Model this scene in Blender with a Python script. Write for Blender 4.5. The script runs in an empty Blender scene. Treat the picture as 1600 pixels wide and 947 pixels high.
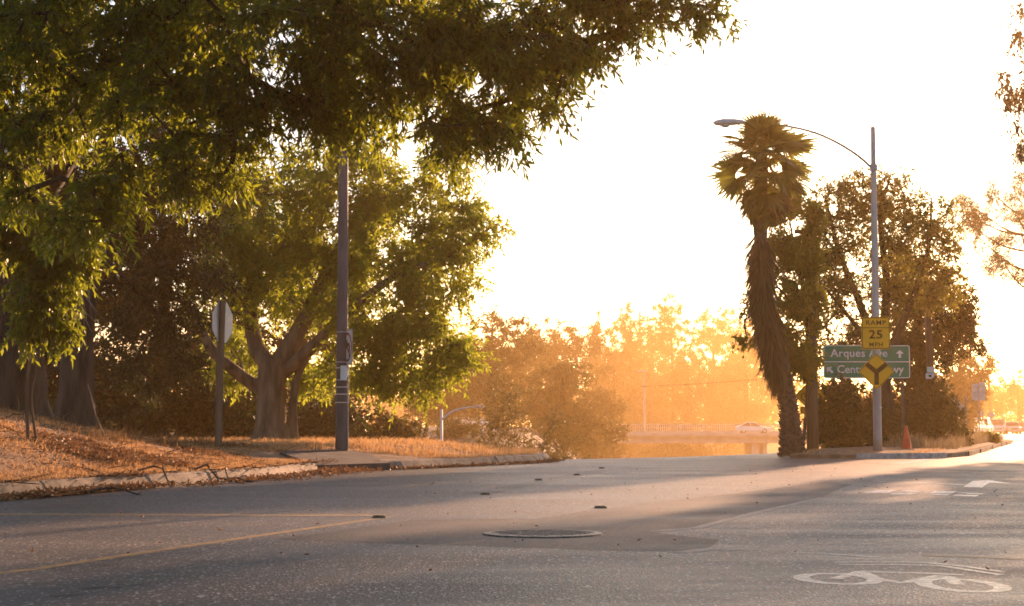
import bpy, math, random
import numpy as np
from mathutils import Vector, Matrix

# ------------------------------------------------------------------ camera
S = bpy.context.scene
COL = S.collection
F, CX, CY = 2700.0, 800.0, 473.5            # photograph in pixels: 1600 x 947
CAMH = 0.77
PITCH = math.atan((668 - CY) / F)
cam = bpy.data.objects.new('camera', bpy.data.cameras.new('camera'))
COL.objects.link(cam)
cam.location = (0, 0, CAMH)
cam.rotation_euler = (math.pi / 2 + PITCH, 0, 0)
cam.data.sensor_width = 36
cam.data.lens = 36 * F / 1600
cam.data.clip_start = 0.1
cam.data.clip_end = 4000
S.camera = cam

# ------------------------------------------------------------------ light
SUN_AZ, SUN_EL = 22.0, 11.0
W = bpy.data.worlds.new('World'); S.world = W; W.use_nodes = True
nt = W.node_tree
bg = nt.nodes['Background']
sky = nt.nodes.new('ShaderNodeTexSky'); sky.sky_type = 'NISHITA'; sky.sun_disc = False
sky.sun_elevation = math.radians(SUN_EL); sky.sun_rotation = math.radians(SUN_AZ)
sky.air_density = 1.0; sky.dust_density = 1.2; sky.ozone_density = 2.2
nt.links.new(sky.outputs[0], bg.inputs[0]); bg.inputs[1].default_value = 0.10
sl = bpy.data.lights.new('sun', 'SUN'); sl.energy = 5.0; sl.angle = math.radians(0.5); sl.color = (1.0, 0.54, 0.30)
sun = bpy.data.objects.new('sun', sl); COL.objects.link(sun)
az, el = math.radians(SUN_AZ), math.radians(SUN_EL)
SUND = Vector((math.sin(az) * math.cos(el), math.cos(az) * math.cos(el), math.sin(el)))
sun.rotation_euler = (-SUND).to_track_quat('-Z', 'Y').to_euler()
sun.location = (40, 100, 40)
S.view_settings.view_transform = 'Standard'; S.view_settings.look = 'None'
S.view_settings.exposure = 1.35; S.view_settings.gamma = 1.0
S.render.engine = 'CYCLES'
S.cycles.use_denoising = True
S.cycles.max_bounces = 4; S.cycles.diffuse_bounces = 2; S.cycles.transparent_max_bounces = 8; S.cycles.volume_bounces = 1
S.cycles.filter_width = 1.7
HAZE_DENSITY, HAZE_G, HAZE_COL = 0.00068, 0.60, (1.0, 0.66, 0.28, 1)

# ------------------------------------------------------------------ helpers
def at(px, py, Y):
    """point that stands at distance Y (metres along the view) and shows at pixel px, py"""
    xc, yc = (px - CX) / F, (CY - py) / F
    t = Y / (math.cos(PITCH) - yc * math.sin(PITCH))
    return Vector((xc * t, Y, CAMH + t * (math.sin(PITCH) + yc * math.cos(PITCH))))

def gp(px, py, z=0.0):
    """point of the level ground seen at a pixel"""
    Y = (CAMH - z) * F / (py - 668)
    return at(px, py, Y)

def sstep(a, b, x):
    t = np.clip((np.asarray(x, float) - a) / (b - a), 0, 1)
    return t * t * (3 - 2 * t)

def tag(o, label=None, cat=None, group=None, kind=None):
    if label: o['label'] = label
    if cat: o['category'] = cat
    if group: o['group'] = group
    if kind: o['kind'] = kind
    return o

def empty(name, loc, rz=0, **k):
    o = bpy.data.objects.new(name, None); COL.objects.link(o)
    o.location = loc; o.rotation_euler = (0, 0, rz); o.empty_display_size = 0.1
    return tag(o, **k)

def copy_tree(o, parent=None):
    c = o.copy(); COL.objects.link(c); c.parent = parent
    for ch in list(o.children): copy_tree(ch, c)
    return c

def npmesh(name, V, faces, mats, smooth=False):
    """mesh from arrays; faces = list of (M,k) index arrays"""
    me = bpy.data.meshes.new(name)
    V = np.ascontiguousarray(V, np.float32)
    faces = [np.asarray(f, np.int32) for f in (faces if isinstance(faces, list) else [faces]) if len(f)]
    me.vertices.add(len(V)); me.vertices.foreach_set('co', V.ravel())
    li = np.concatenate([f.ravel() for f in faces]).astype(np.int32)
    tot = np.concatenate([np.full(len(f), f.shape[1], np.int32) for f in faces])
    st = np.concatenate([[0], np.cumsum(tot)[:-1]]).astype(np.int32)
    me.loops.add(len(li)); me.loops.foreach_set('vertex_index', li)
    me.polygons.add(len(tot)); me.polygons.foreach_set('loop_start', st)
    if smooth: me.polygons.foreach_set('use_smooth', np.ones(len(tot), bool))
    for m in (mats if isinstance(mats, (list, tuple)) else [mats]): me.materials.append(m)
    me.update(calc_edges=True)
    return me

def link(name, me, parent=None, loc=(0, 0, 0), **k):
    o = bpy.data.objects.new(name, me); COL.objects.link(o); o.location = loc
    if parent: o.parent = parent
    return tag(o, **k)

class MB:
    """collects simple solids into one mesh"""
    def __init__(s): s.v = []; s.f = []; s.m = []
    def add(s, vs, fs, mi=0):
        n = len(s.v); s.v += [tuple(v) for v in vs]
        for f in fs: s.f.append(tuple(i + n for i in f)); s.m.append(mi)
    def box(s, c, d, mi=0, mat=None, taper=1.0):
        x, y, z = d[0] / 2, d[1] / 2, d[2] / 2
        vs = [Vector((sx * x * (taper if sz > 0 else 1), sy * y * (taper if sz > 0 else 1), sz * z)) for sz in (-1, 1) for sy in (-1, 1) for sx in (-1, 1)]
        if mat is not None: vs = [mat @ v for v in vs]
        vs = [v + Vector(c) for v in vs]
        s.add(vs, [(0, 2, 3, 1), (4, 5, 7, 6), (0, 1, 5, 4), (2, 6, 7, 3), (0, 4, 6, 2), (1, 3, 7, 5)], mi)
    def tube(s, pts, rad, n=8, mi=0, cap=True):
        pts = [Vector(p) for p in pts]
        if not hasattr(rad, '__len__'): rad = [rad] * len(pts)
        rings = []; up = Vector((0.13, 0.31, 0.94))
        prev = None
        for i, p in enumerate(pts):
            d = (pts[min(i + 1, len(pts) - 1)] - pts[max(i - 1, 0)]).normalized()
            if prev is None:
                a = d.cross(Vector((1, 0, 0)) if abs(d.x) < .9 else Vector((0, 1, 0))).normalized()
            else:
                a = (prev - d * prev.dot(d)).normalized()
            prev = a; b = d.cross(a)
            rings.append([p + (a * math.cos(t) + b * math.sin(t)) * rad[i] for t in [2 * math.pi * k / n for k in range(n)]])
        vs = [v for r in rings for v in r]
        fs = [(i * n + k, i * n + (k + 1) % n, (i + 1) * n + (k + 1) % n, (i + 1) * n + k) for i in range(len(pts) - 1) for k in range(n)]
        if cap:
            fs.append(tuple(range(n - 1, -1, -1))); fs.append(tuple((len(pts) - 1) * n + k for k in range(n)))
        s.add(vs, fs, mi)
    def lathe(s, prof, n=16, c=(0, 0, 0), mi=0):
        vs = [(c[0] + r * math.cos(2 * math.pi * k / n), c[1] + r * math.sin(2 * math.pi * k / n), c[2] + z) for r, z in prof for k in range(n)]
        fs = [(i * n + k, i * n + (k + 1) % n, (i + 1) * n + (k + 1) % n, (i + 1) * n + k) for i in range(len(prof) - 1) for k in range(n)]
        fs.append(tuple(range(n - 1, -1, -1))); fs.append(tuple((len(prof) - 1) * n + k for k in range(n)))
        s.add(vs, fs, mi)
    def prism(s, poly, y0, y1, mi=0):
        """polygon in x,z extruded along y"""
        n = len(poly)
        vs = [(x, y0, z) for x, z in poly] + [(x, y1, z) for x, z in poly]
        fs = [tuple(range(n)), tuple(range(2 * n - 1, n - 1, -1))] + [(i, i + n, (i + 1) % n + n, (i + 1) % n) for i in range(n)]
        s.add(vs, fs, mi)
    def loft(s, rings, mi=0, closed=True):
        n = len(rings[0])
        vs = [v for r in rings for v in r]
        m = n if closed else n - 1
        fs = [(i * n + k, i * n + (k + 1) % n, (i + 1) * n + (k + 1) % n, (i + 1) * n + k) for i in range(len(rings) - 1) for k in range(m)]
        if closed:
            fs.append(tuple(range(n - 1, -1, -1))); fs.append(tuple((len(rings) - 1) * n + k for k in range(n)))
        s.add(vs, fs, mi)
    def mesh(s, name, mats, smooth=False):
        me = bpy.data.meshes.new(name); me.from_pydata(s.v, [], s.f)
        for m in (mats if isinstance(mats, (list, tuple)) else [mats]): me.materials.append(m)
        me.polygons.foreach_set('material_index', s.m)
        if smooth: me.polygons.foreach_set('use_smooth', [True] * len(s.f))
        me.update(); return me
    def build(s, name, mats, parent=None, loc=(0, 0, 0), smooth=False, **k):
        return link(name, s.mesh(name, mats, smooth), parent, loc, **k)

def bevel(o, w=0.01, seg=2):
    m = o.modifiers.new('bevel', 'BEVEL'); m.width = w; m.segments = seg; m.limit_method = 'ANGLE'
    return o

# ------------------------------------------------------------------ materials
def newmat(name):
    m = bpy.data.materials.new(name); m.use_nodes = True
    return m, m.node_tree, m.node_tree.nodes['Principled BSDF']

def N(t, kind, **inp):
    n = t.nodes.new(kind)
    for k, v in inp.items():
        if k.startswith('p_'): setattr(n, k[2:], v)
        else: n.inputs[k.replace('_', ' ')].default_value = v
    return n

def ramp(t, src, stops):
    r = t.nodes.new('ShaderNodeValToRGB'); e = r.color_ramp.elements
    while len(e) < len(stops): e.new(0.5)
    for el_, (p, c) in zip(e, stops): el_.position = p; el_.color = (*c, 1)
    t.links.new(src, r.inputs[0]); return r

def mat_noise(name, c0, c1, scale=4.0, rough=0.7, bump=0.0, bscale=30.0, stretch=(1, 1, 1), metal=0.0, spec=0.5, lo=0.35, hi=0.65, coat=0.0, detail=6):
    m, t, p = newmat(name)
    tc = N(t, 'ShaderNodeTexCoord'); mp = N(t, 'ShaderNodeMapping'); mp.inputs['Scale'].default_value = stretch
    t.links.new(tc.outputs['Object'], mp.inputs[0])
    n = N(t, 'ShaderNodeTexNoise', Scale=scale, Detail=detail); t.links.new(mp.outputs[0], n.inputs[0])
    r = ramp(t, n.outputs[0], [(lo, c0), (hi, c1)]); t.links.new(r.outputs[0], p.inputs['Base Color'])
    p.inputs['Roughness'].default_value = rough; p.inputs['Metallic'].default_value = metal
    p.inputs['Specular IOR Level'].default_value = spec; p.inputs['Coat Weight'].default_value = coat
    if bump:
        b = N(t, 'ShaderNodeTexNoise', Scale=bscale, Detail=4.0); t.links.new(mp.outputs[0], b.inputs[0])
        bp = N(t, 'ShaderNodeBump', Strength=bump, Distance=0.04); t.links.new(b.outputs[0], bp.inputs['Height'])
        t.links.new(bp.outputs[0], p.inputs['Normal'])
    return m

def mat_leaf(name, c0, c1, trans, tw=0.4, rough=0.45, spec=0.4):
    m, t, p = newmat(name)
    g = N(t, 'ShaderNodeNewGeometry')
    r = ramp(t, g.outputs['Random Per Island'], [(0.0, c0), (1.0, c1)])
    t.links.new(r.outputs[0], p.inputs['Base Color'])
    p.inputs['Roughness'].default_value = rough; p.inputs['Specular IOR Level'].default_value = spec
    tr = N(t, 'ShaderNodeBsdfTranslucent'); mx = N(t, 'ShaderNodeMixShader', Fac=tw)
    r2 = ramp(t, g.outputs['Random Per Island'], [(0.0, tuple(v * .7 for v in trans)), (1.0, trans)])
    t.links.new(r2.outputs[0], tr.inputs[0])
    t.links.new(p.outputs[0], mx.inputs[1]); t.links.new(tr.outputs[0], mx.inputs[2])
    t.links.new(mx.outputs[0], t.nodes['Material Output'].inputs[0])
    return m

def mat_asphalt(name, dark, mid, light, rough=0.55, bump=0.5):
    m, t, p = newmat(name)
    tc = N(t, 'ShaderNodeTexCoord')
    v = N(t, 'ShaderNodeTexVoronoi', Scale=78.0); mg = N(t, 'ShaderNodeMapping'); mg.inputs['Scale'].default_value = (1, .42, 1); t.links.new(tc.outputs['Object'], mg.inputs[0]); t.links.new(mg.outputs[0], v.inputs[0])
    sep = N(t, 'ShaderNodeSeparateColor'); t.links.new(v.outputs['Color'], sep.inputs[0])
    r = ramp(t, sep.outputs[0], [(0.0, dark), (0.5, mid), (0.87, mid), (1.0, light)])
    mp = N(t, 'ShaderNodeMapping'); mp.inputs['Scale'].default_value = (0.25, 0.9, 1); mp.inputs['Rotation'].default_value = (0, 0, 0.15)
    t.links.new(tc.outputs['Object'], mp.inputs[0])
    n = N(t, 'ShaderNodeTexNoise', Scale=1.1, Detail=7.0, Roughness=0.62); t.links.new(mp.outputs[0], n.inputs[0])
    r2 = ramp(t, n.outputs[0], [(0.3, (0.62, 0.60, 0.58)), (0.7, (1.25, 1.2, 1.15))])
    mu = N(t, 'ShaderNodeMix', p_data_type='RGBA', p_blend_type='MULTIPLY'); mu.inputs[0].default_value = 1
    t.links.new(r.outputs[0], mu.inputs[6]); t.links.new(r2.outputs[0], mu.inputs[7])
    t.links.new(mu.outputs[2], p.inputs['Base Color'])
    r3 = ramp(t, n.outputs[0], [(0.3, (rough - .1,) * 3), (0.7, (rough + .12,) * 3)])
    t.links.new(r3.outputs[0], p.inputs['Roughness'])
    n2 = N(t, 'ShaderNodeTexNoise', Scale=60.0, Detail=3.0); t.links.new(tc.outputs['Object'], n2.inputs[0])
    ad = N(t, 'ShaderNodeMath', p_operation='ADD'); t.links.new(v.outputs['Distance'], ad.inputs[0]); t.links.new(n2.outputs[0], ad.inputs[1])
    b = N(t, 'ShaderNodeBump', Strength=bump, Distance=0.006); t.links.new(ad.outputs[0], b.inputs['Height'])
    t.links.new(b.outputs[0], p.inputs['Normal'])
    return m

def mat_worn(name, col, under, wear=0.5, scale=18.0, rough=0.6):
    """road paint worn through to the asphalt"""
    m, t, p = newmat(name)
    tc = N(t, 'ShaderNodeTexCoord')
    n = N(t, 'ShaderNodeTexNoise', Scale=scale, Detail=8.0, Roughness=0.75); t.links.new(tc.outputs['Object'], n.inputs[0])
    r = ramp(t, n.outputs[0], [(wear - .09, under), (wear + .09, col)])
    t.links.new(r.outputs[0], p.inputs['Base Color']); p.inputs['Roughness'].default_value = rough
    b = N(t, 'ShaderNodeBump', Strength=0.4, Distance=0.004); n3 = N(t, 'ShaderNodeTexNoise', Scale=90.0)
    t.links.new(tc.outputs['Object'], n3.inputs[0]); t.links.new(n3.outputs[0], b.inputs['Height']); t.links.new(b.outputs[0], p.inputs['Normal'])
    return m

M = {}
M['asphalt'] = mat_asphalt('asphalt', (.030, .028, .027), (.065, .060, .055), (.44, .40, .36), rough=0.55)
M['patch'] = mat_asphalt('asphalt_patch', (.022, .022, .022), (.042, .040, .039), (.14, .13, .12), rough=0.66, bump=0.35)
M['streak'] = mat_asphalt('streak_asphalt', (.026, .024, .023), (.052, .048, .044), (.2, .18, .16), rough=.58, bump=.4)  # asphalt in a darker tone with duller flecks
M['seam'] = mat_worn('dusty_seam', (.26, .21, .17), (.06, .055, .05), 0.47, 9.0)
M['crack'] = mat_noise('tar_crack', (.008, .007, .007), (.02, .018, .017), rough=0.5)
M['white_mark'] = mat_worn('white_road_paint', (.78, .73, .68), (.10, .09, .085), 0.50, 14.0, .42)
M['faint_mark'] = mat_worn('faded_white_road_paint', (.72, .66, .60), (.10, .09, .085), 0.555, 16.0, .42)
M['yellow_mark'] = mat_worn('yellow_road_paint', (.42, .24, .06), (.07, .06, .05), 0.47, 12.0)
M['soil'] = mat_noise('dry_soil', (.17, .10, .055), (.36, .215, .12), 3.0, 0.95, 0.8, 40)
M['straw'] = mat_leaf('dry_grass', (.42, .24, .11), (.72, .46, .24), (.70, .43, .20), 0.5, 0.75, 0.2)
M['weed'] = mat_leaf('dry_weed', (.12, .07, .035), (.26, .16, .08), (.3, .18, .08), 0.3, 0.8, 0.2)
M['pale_grass'] = mat_leaf('tall_pale_grass', (.26, .19, .11), (.46, .36, .22), (.40, .30, .17), 0.35, 0.75, 0.2)
M['litter'] = mat_leaf('fallen_leaves', (.12, .06, .03), (.38, .20, .10), (.3, .15, .06), 0.25, 0.6, 0.3)
M['hill'] = mat_noise('hill_ground', (.08, .055, .035), (.17, .115, .075), 0.25, 0.95, 0.3, 3)
M['concrete'] = mat_noise('kerb_concrete', (.15, .11, .075), (.34, .26, .185), 4.0, 0.85, 0.5, 60, (1, 1, 1))
M['pad'] = mat_noise('dark_pad', (.045, .038, .034), (.10, .082, .07), 3.0, 0.9, 0.4, 50)
M['white_kerb'] = mat_noise('white_kerb_paint', (.26, .25, .235), (.52, .50, .47), 7.0, 0.7, 0.3, 50)
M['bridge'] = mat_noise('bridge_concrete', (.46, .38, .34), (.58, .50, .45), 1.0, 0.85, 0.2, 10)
M['bark'] = mat_noise('bark', (.022, .015, .011), (.085, .060, .042), 6.0, 0.9, 1.0, 22, (1, 1, .22))
M['barkl'] = mat_noise('pale_bark', (.08, .055, .038), (.21, .15, .10), 6.0, 0.9, 1.0, 22, (1, 1, .22))
M['deadwood'] = mat_noise('dead_wood', (.12, .08, .055), (.30, .22, .16), 8.0, 0.85, 0.4, 40)
M['wood'] = mat_noise('weathered_wood', (.075, .050, .034), (.20, .145, .10), 5.0, 0.85, 0.7, 40, (1, 1, .06))
M['palmbark'] = mat_noise('palm_bark', (.05, .034, .024), (.15, .10, .07), 9.0, 0.9, 1.0, 30)
M['leaf_front'] = mat_leaf('leaf_near', (.010, .020, .005), (.028, .048, .010), (.52, .62, .04), 0.42, 0.38, 0.5)
M['leaf_mid'] = mat_leaf('leaf_mid', (.026, .046, .010), (.065, .100, .018), (.58, .68, .06), 0.50, 0.45)
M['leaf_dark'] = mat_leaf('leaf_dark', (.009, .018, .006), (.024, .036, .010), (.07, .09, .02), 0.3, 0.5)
M['leaf_isle'] = mat_leaf('leaf_island', (.030, .036, .012), (.075, .080, .024), (.48, .44, .06), 0.42, 0.45)
M['leaf_oak'] = mat_leaf('leaf_oak', (.016, .030, .009), (.040, .060, .016), (.10, .10, .025), 0.28, 0.5)
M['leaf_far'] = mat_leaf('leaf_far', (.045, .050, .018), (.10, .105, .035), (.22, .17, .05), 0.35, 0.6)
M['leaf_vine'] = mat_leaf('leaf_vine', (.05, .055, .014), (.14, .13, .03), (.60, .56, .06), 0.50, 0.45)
M['needle'] = mat_leaf('needles', (.04, .045, .02), (.09, .085, .035), (.18, .13, .04), 0.3, 0.6)
M['frond'] = mat_leaf('palm_frond', (.040, .062, .016), (.095, .130, .034), (.36, .38, .06), 0.40, 0.4)
M['deadfrond'] = mat_leaf('dead_frond', (.075, .058, .036), (.19, .145, .085), (.26, .16, .07), 0.3, 0.7, 0.2)
M['steel'] = mat_noise('galvanised_steel', (.26, .26, .27), (.40, .40, .41), 3.0, 0.45, 0.1, 40, (1, 1, .3), 0.5)
M['darksteel'] = mat_noise('weathered_pole_paint', (.055, .055, .065), (.13, .125, .135), 3.0, 0.7, 0.15, 40, (1, 1, .3), 0.0)
M['post'] = mat_noise('dark_post', (.05, .045, .04), (.10, .09, .08), 5.0, 0.6)
M['alu'] = mat_noise('sign_back', (.40, .40, .40), (.55, .55, .54), 4.0, 0.5, metal=0.4)
M['lamp'] = mat_noise('lamp_housing', (.50, .47, .45), (.62, .58, .56), 4.0, 0.5)
M['lens'] = mat_noise('lamp_glass', (.62, .60, .58), (.70, .68, .66), 4.0, 0.25)
M['green'] = mat_noise('green_sign', (.008, .22, .12), (.012, .26, .14), 2.0, 0.6, spec=0.2)
M['yellow'] = mat_noise('yellow_sign', (.80, .37, .015), (.88, .43, .025), 3.0, 0.6, spec=0.2)
M['white'] = mat_noise('white_sign', (.70, .69, .66), (.80, .79, .76), 3.0, 0.5)
M['black'] = mat_noise('black_ink', (.010, .010, .010), (.014, .014, .014), 4.0, 0.8, spec=0.1)
M['red'] = mat_noise('red_ink', (.32, .03, .03), (.42, .05, .04), 4.0, 0.5)
M['cone'] = mat_noise('orange_cone', (.75, .07, .015), (.88, .11, .02), 5.0, 0.5)
M['rubber'] = mat_noise('rubber', (.012, .012, .012), (.03, .03, .03), 10.0, 0.8)
M['rim'] = mat_noise('alloy', (.35, .35, .36), (.5, .5, .5), 6.0, 0.35, metal=0.8)
M['glass'] = mat_noise('car_glass', (.02, .022, .025), (.035, .038, .04), 2.0, 0.08, spec=0.8)
M['carwhite'] = mat_noise('white_car_paint', (.74, .73, .71), (.80, .79, .77), 2.0, 0.25, coat=0.6)
M['carsilver'] = mat_noise('silver_car_paint', (.42, .42, .43), (.50, .50, .51), 2.0, 0.3, metal=0.3, coat=0.6)
M['cargrey'] = mat_noise('grey_car_paint', (.16, .17, .18), (.22, .23, .24), 2.0, 0.3, metal=0.3, coat=0.6)
M['headl'] = mat_noise('lamp_lens', (.6, .58, .55), (.7, .68, .66), 4.0, 0.15)
M['taill'] = mat_noise('tail_lens', (.25, .02, .02), (.35, .03, .03), 4.0, 0.2)
M['iron'] = mat_noise('cast_iron', (.10, .085, .07), (.24, .20, .16), 30.0, 0.5, 0.6, 45, metal=0.45)
M['marker'] = mat_noise('ceramic_marker', (.10, .06, .03), (.24, .15, .07), 30.0, 0.5)
M['reflect'] = mat_noise('marker_reflector', (.6, .5, .4), (.75, .65, .5), 30.0, 0.15)
M['wire'] = mat_noise('wire', (.02, .02, .02), (.03, .03, .03), 3.0, 0.6)

# ------------------------------------------------------------------ ground shapes
def resample(poly, step, closed=True):
    out = []
    pts = poly + ([poly[0]] if closed else [])
    for a, b in zip(pts, pts[1:]):
        n = max(1, int(math.dist(a, b) / step))
        out += [(a[0] + (b[0] - a[0]) * k / n, a[1] + (b[1] - a[1]) * k / n) for k in range(n)]
    if not closed: out.append(poly[-1])
    return out

KP = [(-7.6, -8), (-6.9, 5), (-6.1, 13), (-5.45, 18.2), (-4.80, 21.4), (-4.15, 23.6), (-3.62, 26), (-3.30, 29.5), (-2.95, 30.9),
      (-2.2, 31.6), (-0.77, 34.6), (0.70, 38.0), (0.95, 40.5), (0.85, 43), (0.4, 48), (-0.4, 56)]
_ky = np.arange(-8, 56.01, 0.25); _kx = np.interp(_ky, [p[1] for p in KP], [p[0] for p in KP])
_kx = np.convolve(np.pad(_kx, 3, mode='edge'), np.ones(7) / 7, 'valid')
def kerb_x(y): return np.interp(y, _ky, _kx)

def H(x, y):
    """terrain: level crossing, a cutting that falls away behind its crest, the far bank"""
    x = np.asarray(x, float); y = np.asarray(y, float)
    yc = np.where(x > 1, 41 + .75 * (x - 1), 41 + .45 * (1 - x))
    s = y - yc
    xe = 7.0 + .28 * (y - 45)
    right = sstep(0, 10, xe - x)
    left = sstep(-22, -12, x)
    d = sstep(0, 45, s) * right * left * (1 - sstep(330, 430, y))
    hill = sstep(78, 114, y) * (1 - sstep(-1, 9, x - .05 * (y - 110))) * left * (1 - sstep(330, 430, y))
    return -6.5 * d + 7.3 * hill * sstep(0, 45, s)

def mound(x, y):
    x = np.asarray(x, float); y = np.asarray(y, float)
    w = np.clip(kerb_x(y) - x, 0, 30)
    m = 0.80 * sstep(0, 1.6, w) * np.exp(-((x + 9.0) / 2.9) ** 2 - ((y - 24) / 6.5) ** 2)
    m = m + 0.25 * sstep(0.2, 3.5, w) * sstep(8, 20, y) * (1 - sstep(44, 54, y))
    return m

def VZ(x, y):
    y = np.asarray(y, float)
    return H(x, y) + (0.165 + mound(x, y)) * (1 - sstep(46, 57, y))

def grid(xs, ys):
    X, Y = np.meshgrid(xs, ys); n, m = X.shape
    i = np.arange(n * m).reshape(n, m)
    q = np.stack([i[:-1, :-1], i[:-1, 1:], i[1:, 1:], i[1:, :-1]], -1).reshape(-1, 4)
    return X, Y, q

rng = np.random.default_rng(5)
def lump(x, y, a, s, seed=0):
    r = np.random.default_rng(seed); z = 0
    for k in range(5):
        f = s * (1.7 ** k); p = r.uniform(0, 6.28, 2); d = r.uniform(0, 6.28)
        z = z + a / (1.5 ** k) * np.sin(f * (x * math.cos(d) + y * math.sin(d)) + p[0])
    return z

# terrain sheet
xs = np.concatenate([np.linspace(-420, -40, 20), np.linspace(-36, 60, 97), np.linspace(66, 420, 24)])
ys = np.concatenate([np.linspace(-60, 30, 19), np.linspace(32, 130, 80), np.linspace(134, 440, 78), np.linspace(460, 900, 23)])
X, Y, q = grid(xs, ys)
Z = H(X, Y) - 0.06 + lump(X, Y, .05, .5, 3) * sstep(50, 70, Y) * (1 - sstep(5, 12, X - 7 - .28 * (Y - 45)))
link('ground', npmesh('ground', np.stack([X, Y, Z], -1).reshape(-1, 3), q, M['hill'], True), kind='structure')

# road sheet: the crossing, and the street that runs on past the island
xs = np.concatenate([np.linspace(-9, 12, 64), np.linspace(13, 60, 24)]); ys = np.concatenate([np.linspace(-20, 34, 55), np.linspace(34.5, 70, 72)])
X, Y, q = grid(xs, ys)
V1 = np.stack([X, Y, H(X, Y)], -1).reshape(-1, 3)
link('road', npmesh('road', V1, q, M['asphalt'], True), kind='structure')
ys = np.linspace(70, 420, 60); xs = np.linspace(0, 1, 8)
U, Y, q = grid(xs, ys)
X = 17 + .29 * (Y - 70) + U * (43 + .05 * (Y - 70))
link('road', npmesh('road', np.stack([X, Y, H(X, Y) + .002], -1).reshape(-1, 3), q, M['asphalt'], True), kind='structure')

# left verge
ys = np.concatenate([np.linspace(-8, 14, 16), np.linspace(14.3, 46, 150), np.linspace(46.5, 58, 18)])
wv = np.concatenate([np.linspace(0, 6, 60), np.linspace(6.3, 20, 26)])
U, Y, q = grid(wv, ys)
X = kerb_x(Y) - .20 - U
Z = VZ(X, Y) + lump(X, Y, .012, 3.1, 4) * sstep(.05, .6, U)
link('verge', npmesh('verge', np.stack([X, Y, Z], -1).reshape(-1, 3), q, M['soil'], True), kind='structure')

# kerb along the verge: separate cast stones
kroot = empty('kerb', (0, 0, 0), kind='structure')
def kerb_run(path, L, zf=lambda p: 0.0, mat=None, h=.17, wt=.30, jit=.006):
    P = [Vector((p[0], p[1], 0)) for p in path]
    cum = [0]
    for a, b in zip(P, P[1:]): cum.append(cum[-1] + (b - a).length)
    def pos(s):
        k = max(0, min(len(P) - 2, int(np.searchsorted(cum, s, 'right')) - 1))
        d = (P[k + 1] - P[k]).normalized(); return P[k] + d * (s - cum[k]), d
    n = max(1, round(cum[-1] / L)); rr = random.Random(3)
    for i in range(n):
        a, b = cum[-1] * i / n + .006, cum[-1] * (i + 1) / n - .006
        dz = rr.uniform(-jit, jit); do = rr.uniform(-jit, jit) * 1.5
        mb = MB(); rings = []
        for k in range(5):
            p, d = pos(a + (b - a) * k / 4); nrm = Vector((-d.y, d.x, 0))     # away from the road, left of travel
            z0 = zf(p)
            prof = [(0, -.12), (0, .02), (.075, h - .025), (.11, h), (wt, h + .012), (wt, -.12)]
            rings.append([p + nrm * (w + do) + Vector((0, 0, z0 + z + (dz if z > 0 else 0))) for w, z in prof])
        mb.loft(rings)
        mb.build('kerb_stone', mat or M['concrete'], kroot)
path = [(float(kerb_x(y)), y) for y in np.arange(-6, 29.6, .5)]
kerb_run(path, 2.6)
path = [(float(kerb_x(y)), y) for y in np.arange(31.6, 50, .5)]
kerb_run(path, 2.4, lambda p: float(H(p.x, p.y)))
# lowered crossing pad round the lamp pole
mb = MB(); pts = [(-3.33, 29.62), (-2.22, 31.52), (-2.75, 33.3), (-3.9, 33.9), (-4.2, 31.4)]
mb.add([(x, y, .13 if i < 2 else float(VZ(x, y)) + .035) for i, (x, y) in enumerate(pts)] + [(x, y, -.1) for x, y in pts],
       [(0, 1, 2, 3, 4)] + [(i, i + 5, (i + 1) % 5 + 5, (i + 1) % 5) for i in range(5)])
mb.build('pavement_pad', M['pad'], kind='structure')

# traffic island
ISL = [(7.05, 44.0), (7.9, 43.2), (9.0, 43.0), (10.6, 43.6), (12.0, 47.0), (15.2, 57), (19.0, 69), (23.2, 82), (26.6, 92), (25.6, 93.5), (21.5, 88), (16.0, 73), (11.5, 60), (8.6, 50)]
ir = resample(ISL, 1.0); cxy = None
rings = []
axis = [(8.8 + .293 * (y - 45), y) for y in (0,)]
for s_, z in ((1.0, -.1), (1.0, .09), (.90, .13), (.6, .17), (.25, .20)):
    rg = []
    for (x, y) in ir:
        yy = min(max(y, 46.5), 89); ax = 9.1 + (yy - 46.5) * .375 * .93
        rg.append((ax + (x - ax) * s_, yy + (y - yy) * s_, z + (rng.normal() * .012 if z > .1 else 0)))
    rings.append(rg)
mb = MB(); mb.loft(rings); mb.build('island', M['soil'], kind='structure')
def on_island(x, y): return 0.15

mbroot = kroot
kerb_run(list(reversed([(8.55, 42.95), (9.0, 42.80), (9.7, 42.95), (10.35, 43.2), (10.75, 43.7)])), 1.25, mat=M['white_kerb'], h=.13, wt=.22)
kerb_run(list(reversed(resample([(10.85, 44.0), (12.2, 47.0), (15.4, 57), (19.2, 69), (23.4, 82)], 2.0, False))), 3.2, h=.11, wt=.22, jit=.02)

# ------------------------------------------------------------------ road markings (thin sheets)
def strip(name, pts, w, mat, z=.008, jag=0.0, seed=0):
    r = random.Random(seed); P = [Vector((p[0], p[1], 0)) for p in pts]; L = []; R = []
    for i, p in enumerate(P):
        d = (P[min(i + 1, len(P) - 1)] - P[max(i - 1, 0)]).normalized(); n = Vector((-d.y, d.x, 0))
        ww = (w[i] if hasattr(w, '__len__') else w) / 2
        o = n * r.uniform(-jag, jag)
        for A, sg in ((L, 1), (R, -1)):
            v = p + n * ww * sg + o; v.z = float(H(v.x, v.y)) + z * .15; A.append(v)
    mb = MB(); mb.add(L + R, [(i, len(P) + i, len(P) + i + 1, i + 1) for i in range(len(P) - 1)])
    return mb.build(name, mat, kind='structure')
def gpts(px, n=6):
    P = [gp(*p) for p in px]; out = []
    for a, b in zip(P, P[1:]): out += [a.lerp(b, k / n) for k in range(n)]
    return out + [P[-1]]
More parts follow.
